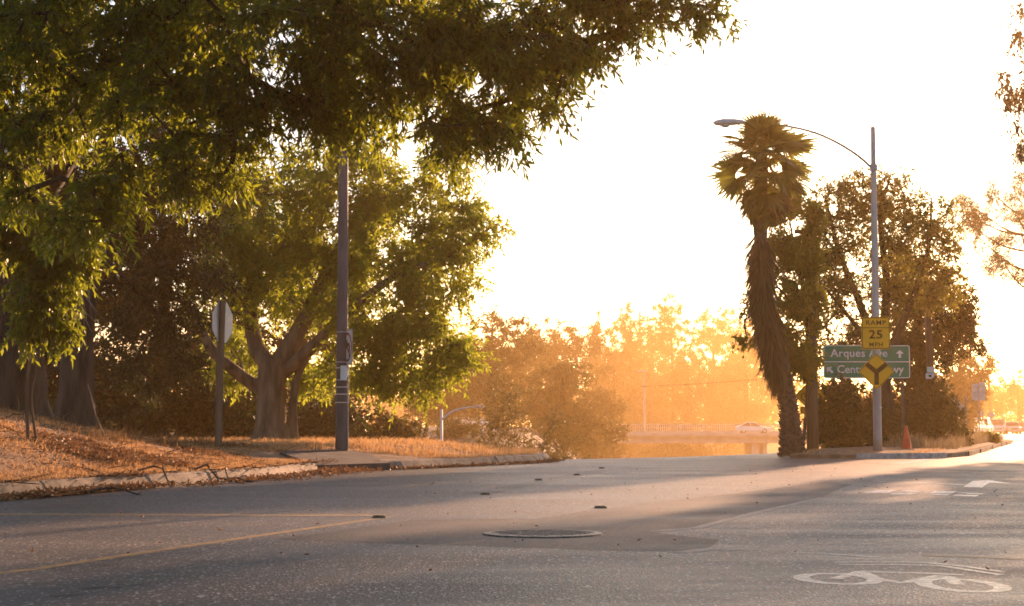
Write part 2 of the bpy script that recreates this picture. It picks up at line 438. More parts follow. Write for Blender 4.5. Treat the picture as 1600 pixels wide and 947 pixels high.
def sheet(name, px, mat, z=.006):
    P = [gp(*p) for p in px]
    if (P[1] - P[0]).cross(P[2] - P[1]).z < 0 and len(P) < 8: P = P[::-1]
    mb = MB(); mb.add([(p.x, p.y, z * .15) for p in P], [tuple(range(len(P)))])
    return mb.build(name, mat, kind='structure')

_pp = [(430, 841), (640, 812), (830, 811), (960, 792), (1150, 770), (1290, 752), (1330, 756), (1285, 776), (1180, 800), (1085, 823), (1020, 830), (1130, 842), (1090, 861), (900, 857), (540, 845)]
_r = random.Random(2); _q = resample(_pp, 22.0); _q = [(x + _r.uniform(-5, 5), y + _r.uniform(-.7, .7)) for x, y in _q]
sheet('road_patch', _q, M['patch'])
strip('dusty_seam', gpts([(640, 811), (830, 810), (960, 790), (1150, 769), (1250, 757)]), .05, M['seam'], .011)
strip('dusty_seam', gpts([(1020, 829), (1090, 823), (1180, 800), (1285, 777)]), .09, M['seam'], .011)
strip('dusty_seam', gpts([(1060, 862), (1110, 856), (1180, 858)]), .12, M['seam'], .011)
strip('dusty_seam', gpts([(1180, 735), (1400, 734), (1640, 740)]), .35, M['seam'], .006)
strip('yellow_line', gpts([(-60, 802), (200, 803), (420, 804), (600, 804)]), .26, M['yellow_mark'])
strip('yellow_line', gpts([(-60, 900), (60, 886), (180, 868), (380, 839), (520, 819), (610, 806)]), .10, M['yellow_mark'])
strip('yellow_line', gpts([(1440, 866), (1520, 868), (1640, 874)]), .11, M['yellow_mark'], .012)
strip('white_line', gpts([(1235, 861), (1300, 864), (1375, 869)]), .05, M['faint_mark'], .012)
strip('white_line', gpts([(1305, 737), (1372, 737)]), .18, M['white_mark'])
strip('white_line', gpts([(1312, 718), (1400, 726)]), .14, M['faint_mark'])
strip('white_line', gpts([(1402, 725), (1455, 716)], 5), .35, M['white_mark'])
strip('white_line', gpts([(1365, 751), (1430, 753), (1510, 757)]), .16, M['faint_mark'])
sheet('lane_arrow_mark', [(1505, 760), (1520, 751), (1545, 749.5), (1580, 755), (1546, 753.6), (1534, 761)], M['white_mark'], .008)
for a in ([(1348, 769), (1372, 765), (1402, 765), (1388, 769.5)], [(1390, 771.5), (1396, 769.8), (1432, 769.8), (1424, 771.8)],
          [(1406, 766.5), (1412, 765), (1442, 767), (1438, 768)], [(1452, 769.5), (1460, 766.5), (1495, 767), (1488, 770)],
          [(1452, 772.5), (1458, 771), (1486, 771.3), (1480, 773)], [(1494, 769.5), (1502, 769), (1540, 770.5), (1532, 771.5)], [(1488, 773.5), (1496, 772), (1530, 773), (1524, 775)]):
    sheet('lane_word_mark', a, M['white_mark'], .008)
strip('white_line', gpts([(1545, 700.5), (1560, 696), (1590, 692)], 4), .35, M['white_mark'], .03)

def circ(cx, cy, rx, ry, n=28): return [(cx + rx * math.cos(2 * math.pi * k / n), cy + ry * math.sin(2 * math.pi * k / n)) for k in range(n + 1)]
def gell(pxl, pxr, pyn, pyf):
    a, b = gp((pxl + pxr) / 2, pyn), gp((pxl + pxr) / 2, pyf); y = (a.y + b.y) / 2
    x0, x1 = (pxl - 800) / F * y, (pxr - 800) / F * y
    return [Vector((p[0], p[1], 0)) for p in circ((x0 + x1) / 2, y, (x1 - x0) / 2, (b.y - a.y) / 2)]
strip('bike_lane_symbol', gell(1250, 1360, 910, 894), .085, M['faint_mark'])
strip('bike_lane_symbol', gell(1442, 1552, 922, 902), .085, M['faint_mark'], .0085)
for i, l in enumerate(([(1305, 902), (1345, 891), (1440, 893), (1505, 896)], [(1345, 891), (1370, 902), (1410, 908), (1432, 904)], [(1432, 904), (1470, 897), (1482, 900), (1497, 911)],
          [(1432, 904), (1455, 900), (1490, 899)], [(1303, 876.5), (1360, 876), (1440, 876.5), (1500, 882), (1566, 891)], [(1310, 880), (1400, 880), (1470, 882), (1564, 896)])):
    strip('bike_lane_symbol', gpts(l, 5), .07 if i < 4 else .05, M['faint_mark'], .009 + .0006 * i)
for i, (l, w) in enumerate((([(78, 929), (105, 927), (130, 926)], 0.066), ([(125, 917), (150, 915.5), (190, 914)], 0.077), ([(450, 888), (500, 880), (560, 872), (620, 861), (690, 849), (760, 843)], 0.026),
               ([(145, 881), (200, 880)], 0.026), ([(190, 913), (240, 908)], 0.022), ([(270, 873), (420, 877), (500, 880)], 0.018))):
    strip('road_crack', gpts(l, 5), w, M['crack'], .007, .012, i)
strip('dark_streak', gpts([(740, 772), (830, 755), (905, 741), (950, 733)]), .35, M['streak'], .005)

# manhole cover
mh = gp(848, 833.5)
t = empty('manhole_cover', mh, label='worn metal manhole cover set in the dark asphalt patch', cat='manhole cover')
mb = MB(); mb.lathe([(.43, -.03), (.43, .004), (.37, .006), (.37, .001), (.355, .001), (.355, .004), (.0005, .004)], 40); mb.build('lid', M['iron'], t)
mb = MB()
for i in range(-11, 12):
    for j in range(-11, 12):
        a_, b_ = i * .046 * .87 - j * .046 * .5, i * .046 * .5 + j * .046 * .87
        if a_ * a_ + b_ * b_ < .112: mb.box((a_, b_, .005), (.026, .026, .007), taper=.6)
tag(mb.build('tread_studs', M['iron'], t), kind='stuff')

# raised road markers
def road_marker(p, rz, label, **k):
    t = empty('road_marker', p, rz, label=label, cat='road marker', group='raised markers on the road', **k)
    mb = MB(); mb.box((0, 0, .012), (.12, .10, .026), taper=.7); mb.build('body', M['marker'], t)
    mb = MB(); mb.box((.052, 0, .014), (.012, .07, .014)); mb.build('reflector', M['reflect'], t)
    return t
for (px, py), lab in (((592, 808), 'nearest raised marker, at the joining end of the two yellow lines'), ((758, 772), 'second raised marker from the yellow lines, left of the dark streak'),
                      ((841, 750), 'third raised marker from the yellow lines, near the far kerb'), ((901, 742), 'raised marker second from the crest of the road'), ((940, 731.5), 'farthest raised marker glinting just below the crest'),
                      ((938, 793), 'raised marker on the upper seam of the dark asphalt patch')):
    p = gp(px, py); p.z = float(H(p.x, p.y)); road_marker(p, .1, lab)

# ------------------------------------------------------------------ foliage tools
def unit(a): return a / np.maximum(np.linalg.norm(a, axis=-1, keepdims=True), 1e-9)

def leaf_arrays(P, D, L, Wd, r, fold=.25):
    """diamond leaves: base P, direction D"""
    n = len(P)
    s = unit(np.cross(D, r.normal(size=(n, 3)))); nn = np.cross(D, s)
    L = L * r.uniform(.5, 1.35, (n, 1)); Wd = Wd * r.uniform(.7, 1.2, (n, 1))
    mid = P + D * L * .45 + nn * Wd * fold
    V = np.stack([P, mid + s * Wd * .5, P + D * L, mid - s * Wd * .5], 1).reshape(-1, 3)
    b = np.arange(n)[:, None] * 4
    return V, np.concatenate([b + [0, 1, 2], b + [0, 2, 3]])

def frusta(p0, p1, r0, r1, n=5):
    d = unit(p1 - p0); ref = np.where(np.abs(d[:, 2:3]) < .9, [[0, 0, 1.]], [[1., 0, 0]])
    a = unit(np.cross(d, ref)); b = np.cross(d, a)
    th = np.arange(n) * 2 * math.pi / n
    ring = a[:, None, :] * np.cos(th)[None, :, None] + b[:, None, :] * np.sin(th)[None, :, None]
    V = np.concatenate([p0[:, None] + ring * r0[:, None, None], p1[:, None] + ring * r1[:, None, None]], 1).reshape(-1, 3)
    base = np.arange(len(p0))[:, None, None] * (2 * n); k = np.arange(n); k2 = (k + 1) % n
    q = np.stack([k, k2, k2 + n, k + n], -1)[None]
    return V, (base + q).reshape(-1, 4)

class Acc:
    def __init__(s): s.V = []; s.F = {}; s.n = 0
    def add(s, V, F):
        s.V.append(V); s.F.setdefault(F.shape[1], []).append(F + s.n); s.n += len(V)
    def mesh(s, name, mat, smooth=False):
        return npmesh(name, np.concatenate(s.V), [np.concatenate(f) for f in s.F.values()], mat, smooth)

def sweep(pts, rad, n=10, wob=0.0, r=None):
    """smooth tube through points as arrays"""
    pts = np.asarray([tuple(p) for p in pts], float); rad = np.asarray(rad, float)
    m = len(pts); t = np.gradient(pts, axis=0); t = unit(t)
    a = unit(np.cross(t, [[.97, .1, .05]])); b = np.cross(t, a)
    th = np.arange(n) * 2 * math.pi / n
    w = 1 + (wob * (np.sin(3 * th + 1)[None] * .6 + r.normal(size=(m, n)) * .4) if wob else 0) * np.ones((m, n))
    V = (pts[:, None] + (a[:, None] * np.cos(th)[None, :, None] + b[:, None] * np.sin(th)[None, :, None]) * (rad[:, None] * w)[..., None]).reshape(-1, 3)
    i = np.arange(m - 1)[:, None] * n; k = np.arange(n); k2 = (k + 1) % n
    q = np.stack([i + k, i + k2, i + n + k2, i + n + k], -1).reshape(-1, 4)
    return V, q

def smooth_path(pts, rads, k=5):
    P = np.asarray([tuple(p) for p in pts], float); n = len(P)
    s = np.linspace(0, n - 1, (n - 1) * k + 1); out = []
    for v in s:
        i = min(int(v), n - 2); f = v - i
        p0, p1, p2, p3 = P[max(i - 1, 0)], P[i], P[i + 1], P[min(i + 2, n - 1)]
        out.append(.5 * (2 * p1 + (p2 - p0) * f + (2 * p0 - 5 * p1 + 4 * p2 - p3) * f * f + (3 * p1 - p0 - 3 * p2 + p3) * f ** 3))
    return np.array(out), np.interp(s, range(n), rads)

def tree(name, label, base, limbs, lobes, leaf, nclump, twigs, lpt, twig_len, droop, lmat, bmat, seed, group=None, cat='tree', tip=.012, shell=.5, clump_r=.25, spray=False, flat=1.0, sub=None, order=1.0, maxr=.12):
    """tapered trunk with limbs (limbs: list of (points, radii)), lobes (centre, radii, weight) filled with leafy twigs"""
    r = np.random.default_rng(seed)
    base = Vector(base); b0 = np.array(base)
    root = empty(name, base, label=label, cat=cat, group=group)
    wood = Acc(); nodes = []; 
    for pts, rads in limbs:
        P, R = smooth_path([Vector(p) - base for p in pts], rads)
        V, q = sweep(P, R, 10 if R[0] > .08 else 6, .10, r); wood.add(V, q); nodes.append(P[len(P) // 3:] if len(P) > 6 else P)
    nodes = np.concatenate(nodes) if nodes else np.zeros((1, 3))
    # clump centres
    wts = np.array([l[2] * (l[1][0] * l[1][1] * l[1][2]) ** (2 / 3) for l in lobes]); cnt = np.maximum(1, np.round(nclump * wts / wts.sum())).astype(int)
    C = []; O = []
    for (c, rad, w), k in zip(lobes, cnt):
        u = unit(r.normal(size=(k, 3))); f = r.uniform(shell ** 3, 1, (k, 1)) ** (1 / 3)
        C.append(np.array(tuple(c)) - b0 + u * f * np.array(rad)); O.append(u)
    C = np.concatenate(C); O = np.concatenate(O)
    # limbs out to each clump
    dist = np.min(np.linalg.norm(C[:, None] - nodes[None], axis=2), 1) if len(C) * len(nodes) < 4e6 else np.linalg.norm(C, axis=1)
    idx = np.argsort(dist); NP_ = list(nodes); par = [-1] * len(NP_); n0 = len(NP_)
    arr = np.zeros((n0 + len(C) * 8 + 8, 3)); arr[:n0] = nodes; cnt_n = n0
    for ci in idx:
        c = C[ci]; d = np.linalg.norm(arr[:cnt_n] - c, axis=1) + .35 * np.maximum(0, arr[:cnt_n, 2] - c[2])
        k = int(np.argmin(d)); p = arr[k]; L = np.linalg.norm(c - p)
        m = int(min(6, max(1, L / max(.25, twig_len * .8)))); prev = k
        bow = r.normal(size=3) * L * .07 + np.array([0, 0, L * .08])
        for j in range(1, m + 1):
            f = j / m; arr[cnt_n] = p + (c - p) * f + bow * math.sin(math.pi * f); par.append(prev); prev = cnt_n; cnt_n += 1
    par = np.array(par); weight = np.ones(cnt_n)
    for i in range(cnt_n - 1, n0 - 1, -1):
        weight[par[i]] += weight[i] * .8
    e = np.arange(n0, cnt_n); rad = np.minimum(tip * np.sqrt(weight), maxr)
    if len(e):
        pr = np.where(par[e] < n0, np.minimum(rad[e] * 1.15, maxr), np.minimum(rad[par[e]], rad[e] * 1.6))
        V, q = frusta(arr[par[e]], arr[e], pr, rad[e], 5); wood.add(V, q)
    # twigs with leaves
    nC = len(C)
    TC = np.repeat(C, twigs, 0); TO = np.repeat(O, twigs, 0)
    td = unit(TO * .45 + unit(r.normal(size=TC.shape)) * [1, 1, flat] + [0, 0, -droop * .5])
    ts = TC + r.normal(size=TC.shape) * clump_r * .35
    tl = twig_len * r.uniform(.5, 1.2, (len(TC), 1))
    f = r.uniform(.05, 1, (len(TC), lpt, 1))
    P = ts[:, None] + td[:, None] * tl[:, None] * f + np.array([0, 0, -1]) * droop * tl[:, None] * .6 * f * f
    D = unit(td[:, None] * .5 + unit(r.normal(size=P.shape)) * .75 + np.array([0, 0, -1]) * droop)
    V, T = leaf_arrays(P.reshape(-1, 3), D.reshape(-1, 3), leaf[0], leaf[1], r)
    if tip < .02 and spray:
        e1 = ts + td * tl + np.array([0, 0, -1]) * droop * tl * .6
        Vt, qt = frusta(ts, e1, np.full(len(ts), tip * .35), np.full(len(ts), tip * .15), 3); wood.add(Vt, qt)
    link('trunk', wood.mesh('trunk', bmat, True), root)
    link('crown', npmesh('crown', V, T, lmat), root)
    return root

def lobe(px, py, Y, rx, ry, rz, w=1.0): return (at(px, py, Y), (rx, ry, rz), w)
def vbase(px, Y):
    x = (px - 800) / F * Y; return Vector((x, Y, float(VZ(x, Y)) - .05))
def hbase(px, Y):
    x = (px - 800) / F * Y; return Vector((x, Y, float(H(x, Y)) - .12))

# ------------------------------------------------------------------ near left trees
b = vbase(22, 26.5)
tree('ash_tree', 'big overhanging tree with long leaves and a thick dark trunk at the left edge', b,
     [([b, at(22, 560, 26.3), at(30, 430, 26), at(60, 250, 25), at(100, 60, 23.5), at(150, -120, 21.5)], [.62, .46, .42, .38, .32, .2]),
      ([at(40, 330, 25.5), at(180, 130, 23), at(380, -10, 20.5), at(640, -60, 18.8), at(880, -50, 17.6), at(1040, -8, 17.2)], [.26, .2, .15, .10, .06, .02]),
      ([at(60, 250, 25), at(-60, 100, 22), at(-80, -60, 19)], [.22, .17, .10])],
     [lobe(130, 30, 19, 1.9, 2.2, .95), lobe(400, 45, 18, 1.7, 2.0, .85), lobe(610, 60, 18, 1.2, 1.6, .75), lobe(745, 105, 17.2, .62, 1.0, .72, 1.5), lobe(845, 55, 17.2, .62, 1.0, .45, 1.2),
      lobe(950, 20, 17, .6, .8, .30, 1.0), lobe(1055, 8, 17, .36, .5, .18), lobe(1130, 30, 17, .16, .2, .12, .8), lobe(725, 205, 17.2, .30, .4, .33, 1.2), lobe(790, 215, 17, .17, .3, .28), lobe(865, 190, 17, .13, .25, .28),
      lobe(560, 150, 18, .55, .8, .40), lobe(250, 195, 17.4, .80, .5, .50, 1.5), lobe(330, 240, 17.2, .42, .35, .36, 1.5), lobe(440, 160, 17.6, .55, .45, .38, 1.3),
      lobe(40, 110, 18, .9, .8, .8), lobe(20, 245, 17.6, .40, .4, .45), lobe(130, 330, 17.4, .34, .35, .40, 1.3), lobe(170, 270, 17.4, .3, .35, .3, 1.2),
      lobe(300, -160, 20, 3.0, 3.0, 1.3, .5), lobe(700, -120, 19, 2.2, 2.2, 1.0, .5), lobe(930, -70, 18, 1.0, 1.2, .5, .7), lobe(-150, 60, 20, 1.4, 2, 1.6, .5),
      (Vector((-4.5, 13, 7.2)), (3.2, 3.2, 1.3), .5), (Vector((-1.0, 9, 7.0)), (3.0, 3.5, 1.3), .5), (Vector((-6.5, 7, 6.5)), (3.0, 3.5, 1.5), .5), (Vector((-3.0, 1, 7.4)), (3.5, 3.5, 1.3), .5), (Vector((1.6, 14, 7.0)), (2.0, 2.6, 1.0), .5)],  # unseen crown over and behind the camera, added to block sky light
     (.105, .030), 1350, 15, 14, .30, .55, M['leaf_front'], M['bark'], 11, shell=.35, clump_r=.22, spray=True)
b = vbase(47, 22.5)
tree('sapling', 'slim sapling with sunlit hanging leaves in front of the thick dark trunk', b,
     [([b, at(42, 610, 22.4), at(49, 545, 22.2), at(56, 470, 22), at(66, 380, 22)], [.028, .024, .022, .020, .012]), ([b + Vector((.10, .02, 0)), at(49, 620, 22.5), at(57, 570, 22.4), at(50, 520, 22.3)], [.020, .016, .014, .01])],
     [lobe(85, 360, 21.5, .45, .5, .42), lobe(68, 440, 21.5, .38, .45, .40), lobe(70, 490, 21.4, .32, .35, .28), lobe(25, 330, 21.6, .3, .4, .5), lobe(120, 390, 21.6, .22, .3, .3)],
     (.11, .036), 70, 15, 14, .26, .7, M['leaf_front'], M['barkl'], 12, shell=.3, clump_r=.2, spray=True)
b = vbase(120, 31)
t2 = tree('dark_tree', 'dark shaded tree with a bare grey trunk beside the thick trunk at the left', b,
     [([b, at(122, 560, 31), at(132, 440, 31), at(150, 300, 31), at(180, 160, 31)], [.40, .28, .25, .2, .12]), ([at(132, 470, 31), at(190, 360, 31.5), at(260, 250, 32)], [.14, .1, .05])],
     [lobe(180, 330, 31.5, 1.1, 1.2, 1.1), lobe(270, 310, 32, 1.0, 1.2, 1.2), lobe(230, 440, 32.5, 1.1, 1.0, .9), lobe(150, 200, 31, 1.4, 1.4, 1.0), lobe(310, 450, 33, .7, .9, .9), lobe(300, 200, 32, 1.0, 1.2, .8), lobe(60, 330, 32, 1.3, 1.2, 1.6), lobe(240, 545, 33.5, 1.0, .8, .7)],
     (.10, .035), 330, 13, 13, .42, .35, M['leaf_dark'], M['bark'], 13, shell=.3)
mb = MB(); rr = random.Random(4)
for k in range(16):
    p = at(122 + rr.uniform(-8, 8), 440 + rr.uniform(-10, 30), 30.6); pts = [p - b]; d = Vector((rr.uniform(-.5, .5), -.2, -.7))
    for j in range(5):
        d += Vector((rr.uniform(-.4, .4), rr.uniform(-.2, .2), rr.uniform(-.3, .1))); pts.append(pts[-1] + d.normalized() * rr.uniform(.1, .2))
    mb.tube(pts, [.012, .010, .008, .006, .004, .003], 4)
mb.build('dead_twigs', M['deadwood'], t2)
b = vbase(425, 41)
tree('broad_tree', 'broad green tree with a forked brown trunk behind the stop sign', b,
     [([b, at(424, 660, 41), at(424, 600, 41), at(430, 560, 41)], [.58, .37, .34, .34]),
      ([at(424, 620, 41), at(395, 600, 41), at(362, 575, 40.6), at(330, 545, 40.2), at(300, 480, 40)], [.20, .16, .14, .12, .05]),
      ([at(428, 580, 41), at(400, 540, 41), at(390, 470, 41), at(400, 380, 41), at(420, 270, 41)], [.24, .20, .15, .11, .05]),
      ([at(432, 575, 41), at(470, 510, 41), at(510, 430, 41), at(560, 330, 41), at(590, 250, 41)], [.26, .2, .16, .11, .04]),
      ([at(438, 585, 41), at(480, 550, 40.7), at(540, 490, 40.2), at(620, 430, 39.8), at(700, 400, 39.5), at(775, 350, 39.5)], [.18, .15, .12, .08, .05, .02]),
      ([b + Vector((.55, 0, 0)), at(458, 640, 41), at(464, 590, 41), at(490, 545, 41)], [.12, .10, .09, .05])],
     [lobe(420, 330, 41, 1.3, 1.6, 1.3), lobe(540, 290, 41, 1.4, 1.6, 1.1), lobe(620, 360, 40.5, 1.3, 1.5, 1.2), lobe(480, 430, 41, 1.4, 1.6, 1.0), lobe(600, 480, 40, 1.3, 1.4, .9), lobe(660, 540, 39.8, 1.1, 1.2, .75), lobe(560, 570, 39.8, .9, 1.0, .5),
      lobe(350, 420, 41, 1.0, 1.3, 1.2), lobe(690, 430, 39.8, .85, 1, .8), lobe(710, 350, 39.6, .75, .9, .6, .8), lobe(775, 350, 39.5, .25, .4, .12, .8), lobe(690, 270, 40, .6, .8, .5, .8), lobe(640, 602, 39.4, .6, .7, .28), lobe(712, 560, 39.5, .45, .5, .35),
      lobe(370, 560, 42.5, .6, .8, .6), lobe(480, 600, 42, .5, .6, .4), lobe(350, 280, 41.5, .9, 1, .8)],
     (.135, .05), 680, 13, 12, .48, .45, M['leaf_mid'], M['barkl'], 14, shell=.35, clump_r=.3, tip=.010)

# hedge and undergrowth behind the left trees
def bush(label, px, Y, w, h, seed, mat, n=60, leaf=(.13, .06), group=None, base=None, cat='shrub', name='shrub', twigs=11, depth=None):
    b = base or hbase(px, Y); r = random.Random(seed); k = depth or w * .5
    lb = []
    for i in range(max(3, int(w * 1.4))):
        fx = r.uniform(-.5, .5); hh = h * (1 - 1.1 * abs(fx) ** 2.2) * r.uniform(.55, 1.1)
        lb.append((b + Vector((fx * w * .8, r.uniform(-.3, .3) * k, hh * .52)), (w * .2 + .2, k * .6, hh * .5), 1))
    st = [([b + Vector((r.uniform(-.15, .15) * w, 0, 0)), b + Vector((r.uniform(-.3, .3) * w, r.uniform(-.1, .1), h * .35)), b + Vector((r.uniform(-.4, .4) * w, 0, h * .7))], [.05, .035, .015]) for _ in range(4)]
    return tree(name, label, b, st, lb, leaf, n, twigs, 12, h * .13 + .12, .2, mat, M['bark'], seed, group=group, cat=cat, shell=.3, clump_r=.3, tip=.008)
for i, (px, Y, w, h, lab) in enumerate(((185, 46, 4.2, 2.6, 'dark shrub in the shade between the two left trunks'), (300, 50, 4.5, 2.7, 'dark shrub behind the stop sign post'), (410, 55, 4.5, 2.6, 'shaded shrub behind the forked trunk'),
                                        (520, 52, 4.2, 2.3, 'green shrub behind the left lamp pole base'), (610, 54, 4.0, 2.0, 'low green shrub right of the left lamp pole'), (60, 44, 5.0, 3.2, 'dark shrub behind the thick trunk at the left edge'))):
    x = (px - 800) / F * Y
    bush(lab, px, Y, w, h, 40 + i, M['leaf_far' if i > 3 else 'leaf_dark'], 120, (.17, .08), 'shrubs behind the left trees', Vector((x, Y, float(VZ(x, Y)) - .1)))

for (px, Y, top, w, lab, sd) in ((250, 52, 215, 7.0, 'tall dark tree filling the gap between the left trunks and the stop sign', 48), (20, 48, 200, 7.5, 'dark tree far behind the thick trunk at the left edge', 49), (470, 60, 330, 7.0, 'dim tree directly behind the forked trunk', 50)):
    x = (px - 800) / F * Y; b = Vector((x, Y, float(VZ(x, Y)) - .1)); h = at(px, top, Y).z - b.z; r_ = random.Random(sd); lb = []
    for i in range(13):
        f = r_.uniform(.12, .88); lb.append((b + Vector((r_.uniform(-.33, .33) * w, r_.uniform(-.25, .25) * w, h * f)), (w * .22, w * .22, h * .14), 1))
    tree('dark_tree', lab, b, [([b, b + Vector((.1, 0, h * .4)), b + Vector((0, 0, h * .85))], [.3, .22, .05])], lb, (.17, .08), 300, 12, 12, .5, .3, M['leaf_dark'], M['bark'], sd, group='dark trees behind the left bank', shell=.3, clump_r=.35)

# ------------------------------------------------------------------ valley trees in the haze
def bgtree(label, px, Y, top, wpx, seed, kind='round', mat='leaf_far', n=150, name='valley_tree', lsz=.34):
    b = hbase(px, Y); s = Y / F; zt = at(px, top, Y).z; h = zt - b.z; w = wpx * s; r = random.Random(seed)
    lb = []
    if kind == 'round':
        for i in range(9):
            a = r.uniform(0, 6.28); rr_ = r.uniform(.1, .36) * w; zz = b.z + h * r.uniform(.30, .80)
            lb.append((Vector((b.x + math.cos(a) * rr_, Y + math.sin(a) * rr_, zz)), (w * .24, w * .24, h * .19), 1))
        lb.append((Vector((b.x, Y, b.z + h * .82)), (w * .22, w * .22, h * .18), 1))
    elif kind == 'bushy':
        for i in range(11):
            a = r.uniform(0, 6.28); f = r.uniform(.08, .82); rr_ = r.uniform(.1, .34) * w * (1 - f * .6)
            lb.append((Vector((b.x + math.cos(a) * rr_, Y + math.sin(a) * rr_, b.z + h * f)), (w * .24 * (1.15 - f * .6), w * .22, h * .18), 1))
        lb.append((Vector((b.x, Y, b.z + h * .84)), (w * .12, w * .12, h * .16), .6))
    else:                                                    # tall, spiky top
        for i in range(9):
            f = .2 + .72 * i / 8; a = r.uniform(0, 6.28); rr_ = .16 * w * (1 - f)
            lb.append((Vector((b.x + math.cos(a) * rr_, Y + math.sin(a) * rr_, b.z + h * f)), (w * .5 * (1.04 - f) + .15, w * .45 * (1.04 - f) + .15, h * .07), 1))
    trunk = [([b, b + Vector((.1, 0, h * .35)), b + Vector((-.1, 0, h * .7)), b + Vector((0, 0, h * .9))], [w * .035 + .06, w * .028 + .04, w * .015 + .02, .02])]
    return tree(name, label, b, trunk, lb, (lsz, lsz * .45), n, 9, 9, .22 * w ** .5 + .25, .3, M[mat], M['bark'], seed, group='hazy trees across the cutting', shell=.35, clump_r=.35, tip=.012, maxr=.2)
BT = [('round hazy tree rising directly right of the broad green tree', 770, 160, 488, 170, 'round'),
      ('wide hazy tree with a smooth rounded top left of the spiky treetops', 868, 230, 497, 190, 'round'),
      ('hazy tree whose low crown fills the middle slope above the round bush', 880, 150, 566, 190, 'bushy'),
      ('bushy glowing tree that hides the left end of the bridge', 935, 190, 600, 130, 'bushy'),
      ('narrow spiky tree nearest the smooth rounded treetop', 932, 330, 482, 60, 'spike'),
      ('tall hazy tree in the middle of the skyline above the bridge lamp', 985, 350, 470, 110, 'round'),
      ('highest hazy treetop on the skyline beside the palm gap', 1050, 380, 458, 90, 'round'),
      ('pale glowing tree on the skyline left of the palm', 1115, 420, 478, 110, 'round'),
      ('faint glowing tree partly behind the hanging palm fronds', 1180, 450, 492, 120, 'round'),
      ('low orange tree behind the bridge railing lamp', 1000, 380, 560, 150, 'bushy'),
      ('low glowing tree behind the white car on the bridge', 1130, 390, 560, 190, 'bushy'),
      ('hazy brown tree behind the far lamp on the left slope', 690, 170, 560, 150, 'round'),
      ('round hazy tree on the skyline directly above the bridge lamp', 1020, 430, 500, 120, 'round'),
      ('wide low glowing tree filling the skyline gap right of the bridge lamp', 1075, 330, 545, 230, 'bushy'),
      ('low hazy tree between the bridge lamp and the spiky tree', 960, 300, 540, 170, 'bushy'),
      ('tall dense glowing tree closest to the palm in the middle distance', 1165, 350, 530, 170, 'bushy'),
      ('glowing thicket tree below the middle of the bridge', 1060, 265, 684, 170, 'bushy')]
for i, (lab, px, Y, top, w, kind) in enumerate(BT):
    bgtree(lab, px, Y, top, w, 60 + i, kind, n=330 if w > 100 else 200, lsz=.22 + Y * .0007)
b = hbase(790, 84)
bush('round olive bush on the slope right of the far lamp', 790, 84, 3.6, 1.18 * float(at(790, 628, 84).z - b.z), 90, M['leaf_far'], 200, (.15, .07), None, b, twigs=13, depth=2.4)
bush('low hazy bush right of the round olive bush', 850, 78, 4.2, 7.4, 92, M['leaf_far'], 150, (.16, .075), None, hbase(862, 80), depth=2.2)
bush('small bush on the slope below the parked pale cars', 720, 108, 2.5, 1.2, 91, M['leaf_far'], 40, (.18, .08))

# street trees far right
RT = [('hazy tree at the right edge behind the parked cars', 1590, 360, 585, 110, 'round'), ('glowing tree above the row of parked cars', 1545, 300, 560, 100, 'round'),
      ('dim tree behind the square sign back', 1502, 150, 520, 130, 'bushy'), ('low orange tree behind the farthest parked cars', 1640, 340, 600, 110, 'round')]
for i, (lab, px, Y, top, w, kind) in enumerate(RT):
    bgtree(lab, px, Y, top, w, 80 + i, kind, n=130, name='street_tree', lsz=.34)
# pine with open arms, right
PD = 120
b = hbase(1640, PD)
arms = [([b, at(1630, 560, PD), at(1618, 400, PD), at(1605, 250, PD), at(1600, 160, PD)], [.35, .3, .24, .15, .05])]
lob = []
for (px, py, dx, rz) in ((1530, 330, 14, .9), (1520, 355, 22, .7), (1545, 385, 30, .5), (1570, 415, 36, .5), (1585, 330, 28, .8), (1550, 300, 12, .6), (1600, 290, 24, .8), (1596, 365, 24, .5), (1600, 235, 22, .8), (1505, 330, 9, 1.1), (1615, 430, 40, .5), (1640, 330, 40, 1.2)):
    lob.append(lobe(px, py, PD, dx * PD / F, 1.3, rz * PD / 95, 1.4)); 
    if px < 1600: arms.append(([at(1618, py + 40, PD), at((1618 + px) / 2, py + 30, PD), at(px, py, PD)], [.10, .06, .03]))
tree('pine_tree', 'hazy conifer with open drooping arms against the white sky at the right', b, arms, lob, (.40, .035), 240, 10, 11, .8, .2, M['needle'], M['bark'], 95, shell=.2, clump_r=.5, maxr=.16)
b = Vector((26.5, 62, -.05))
def wl(x, y, z, rx, ry, rz, w=1.0): return (Vector((x, y, z)), (rx, ry, rz), w)
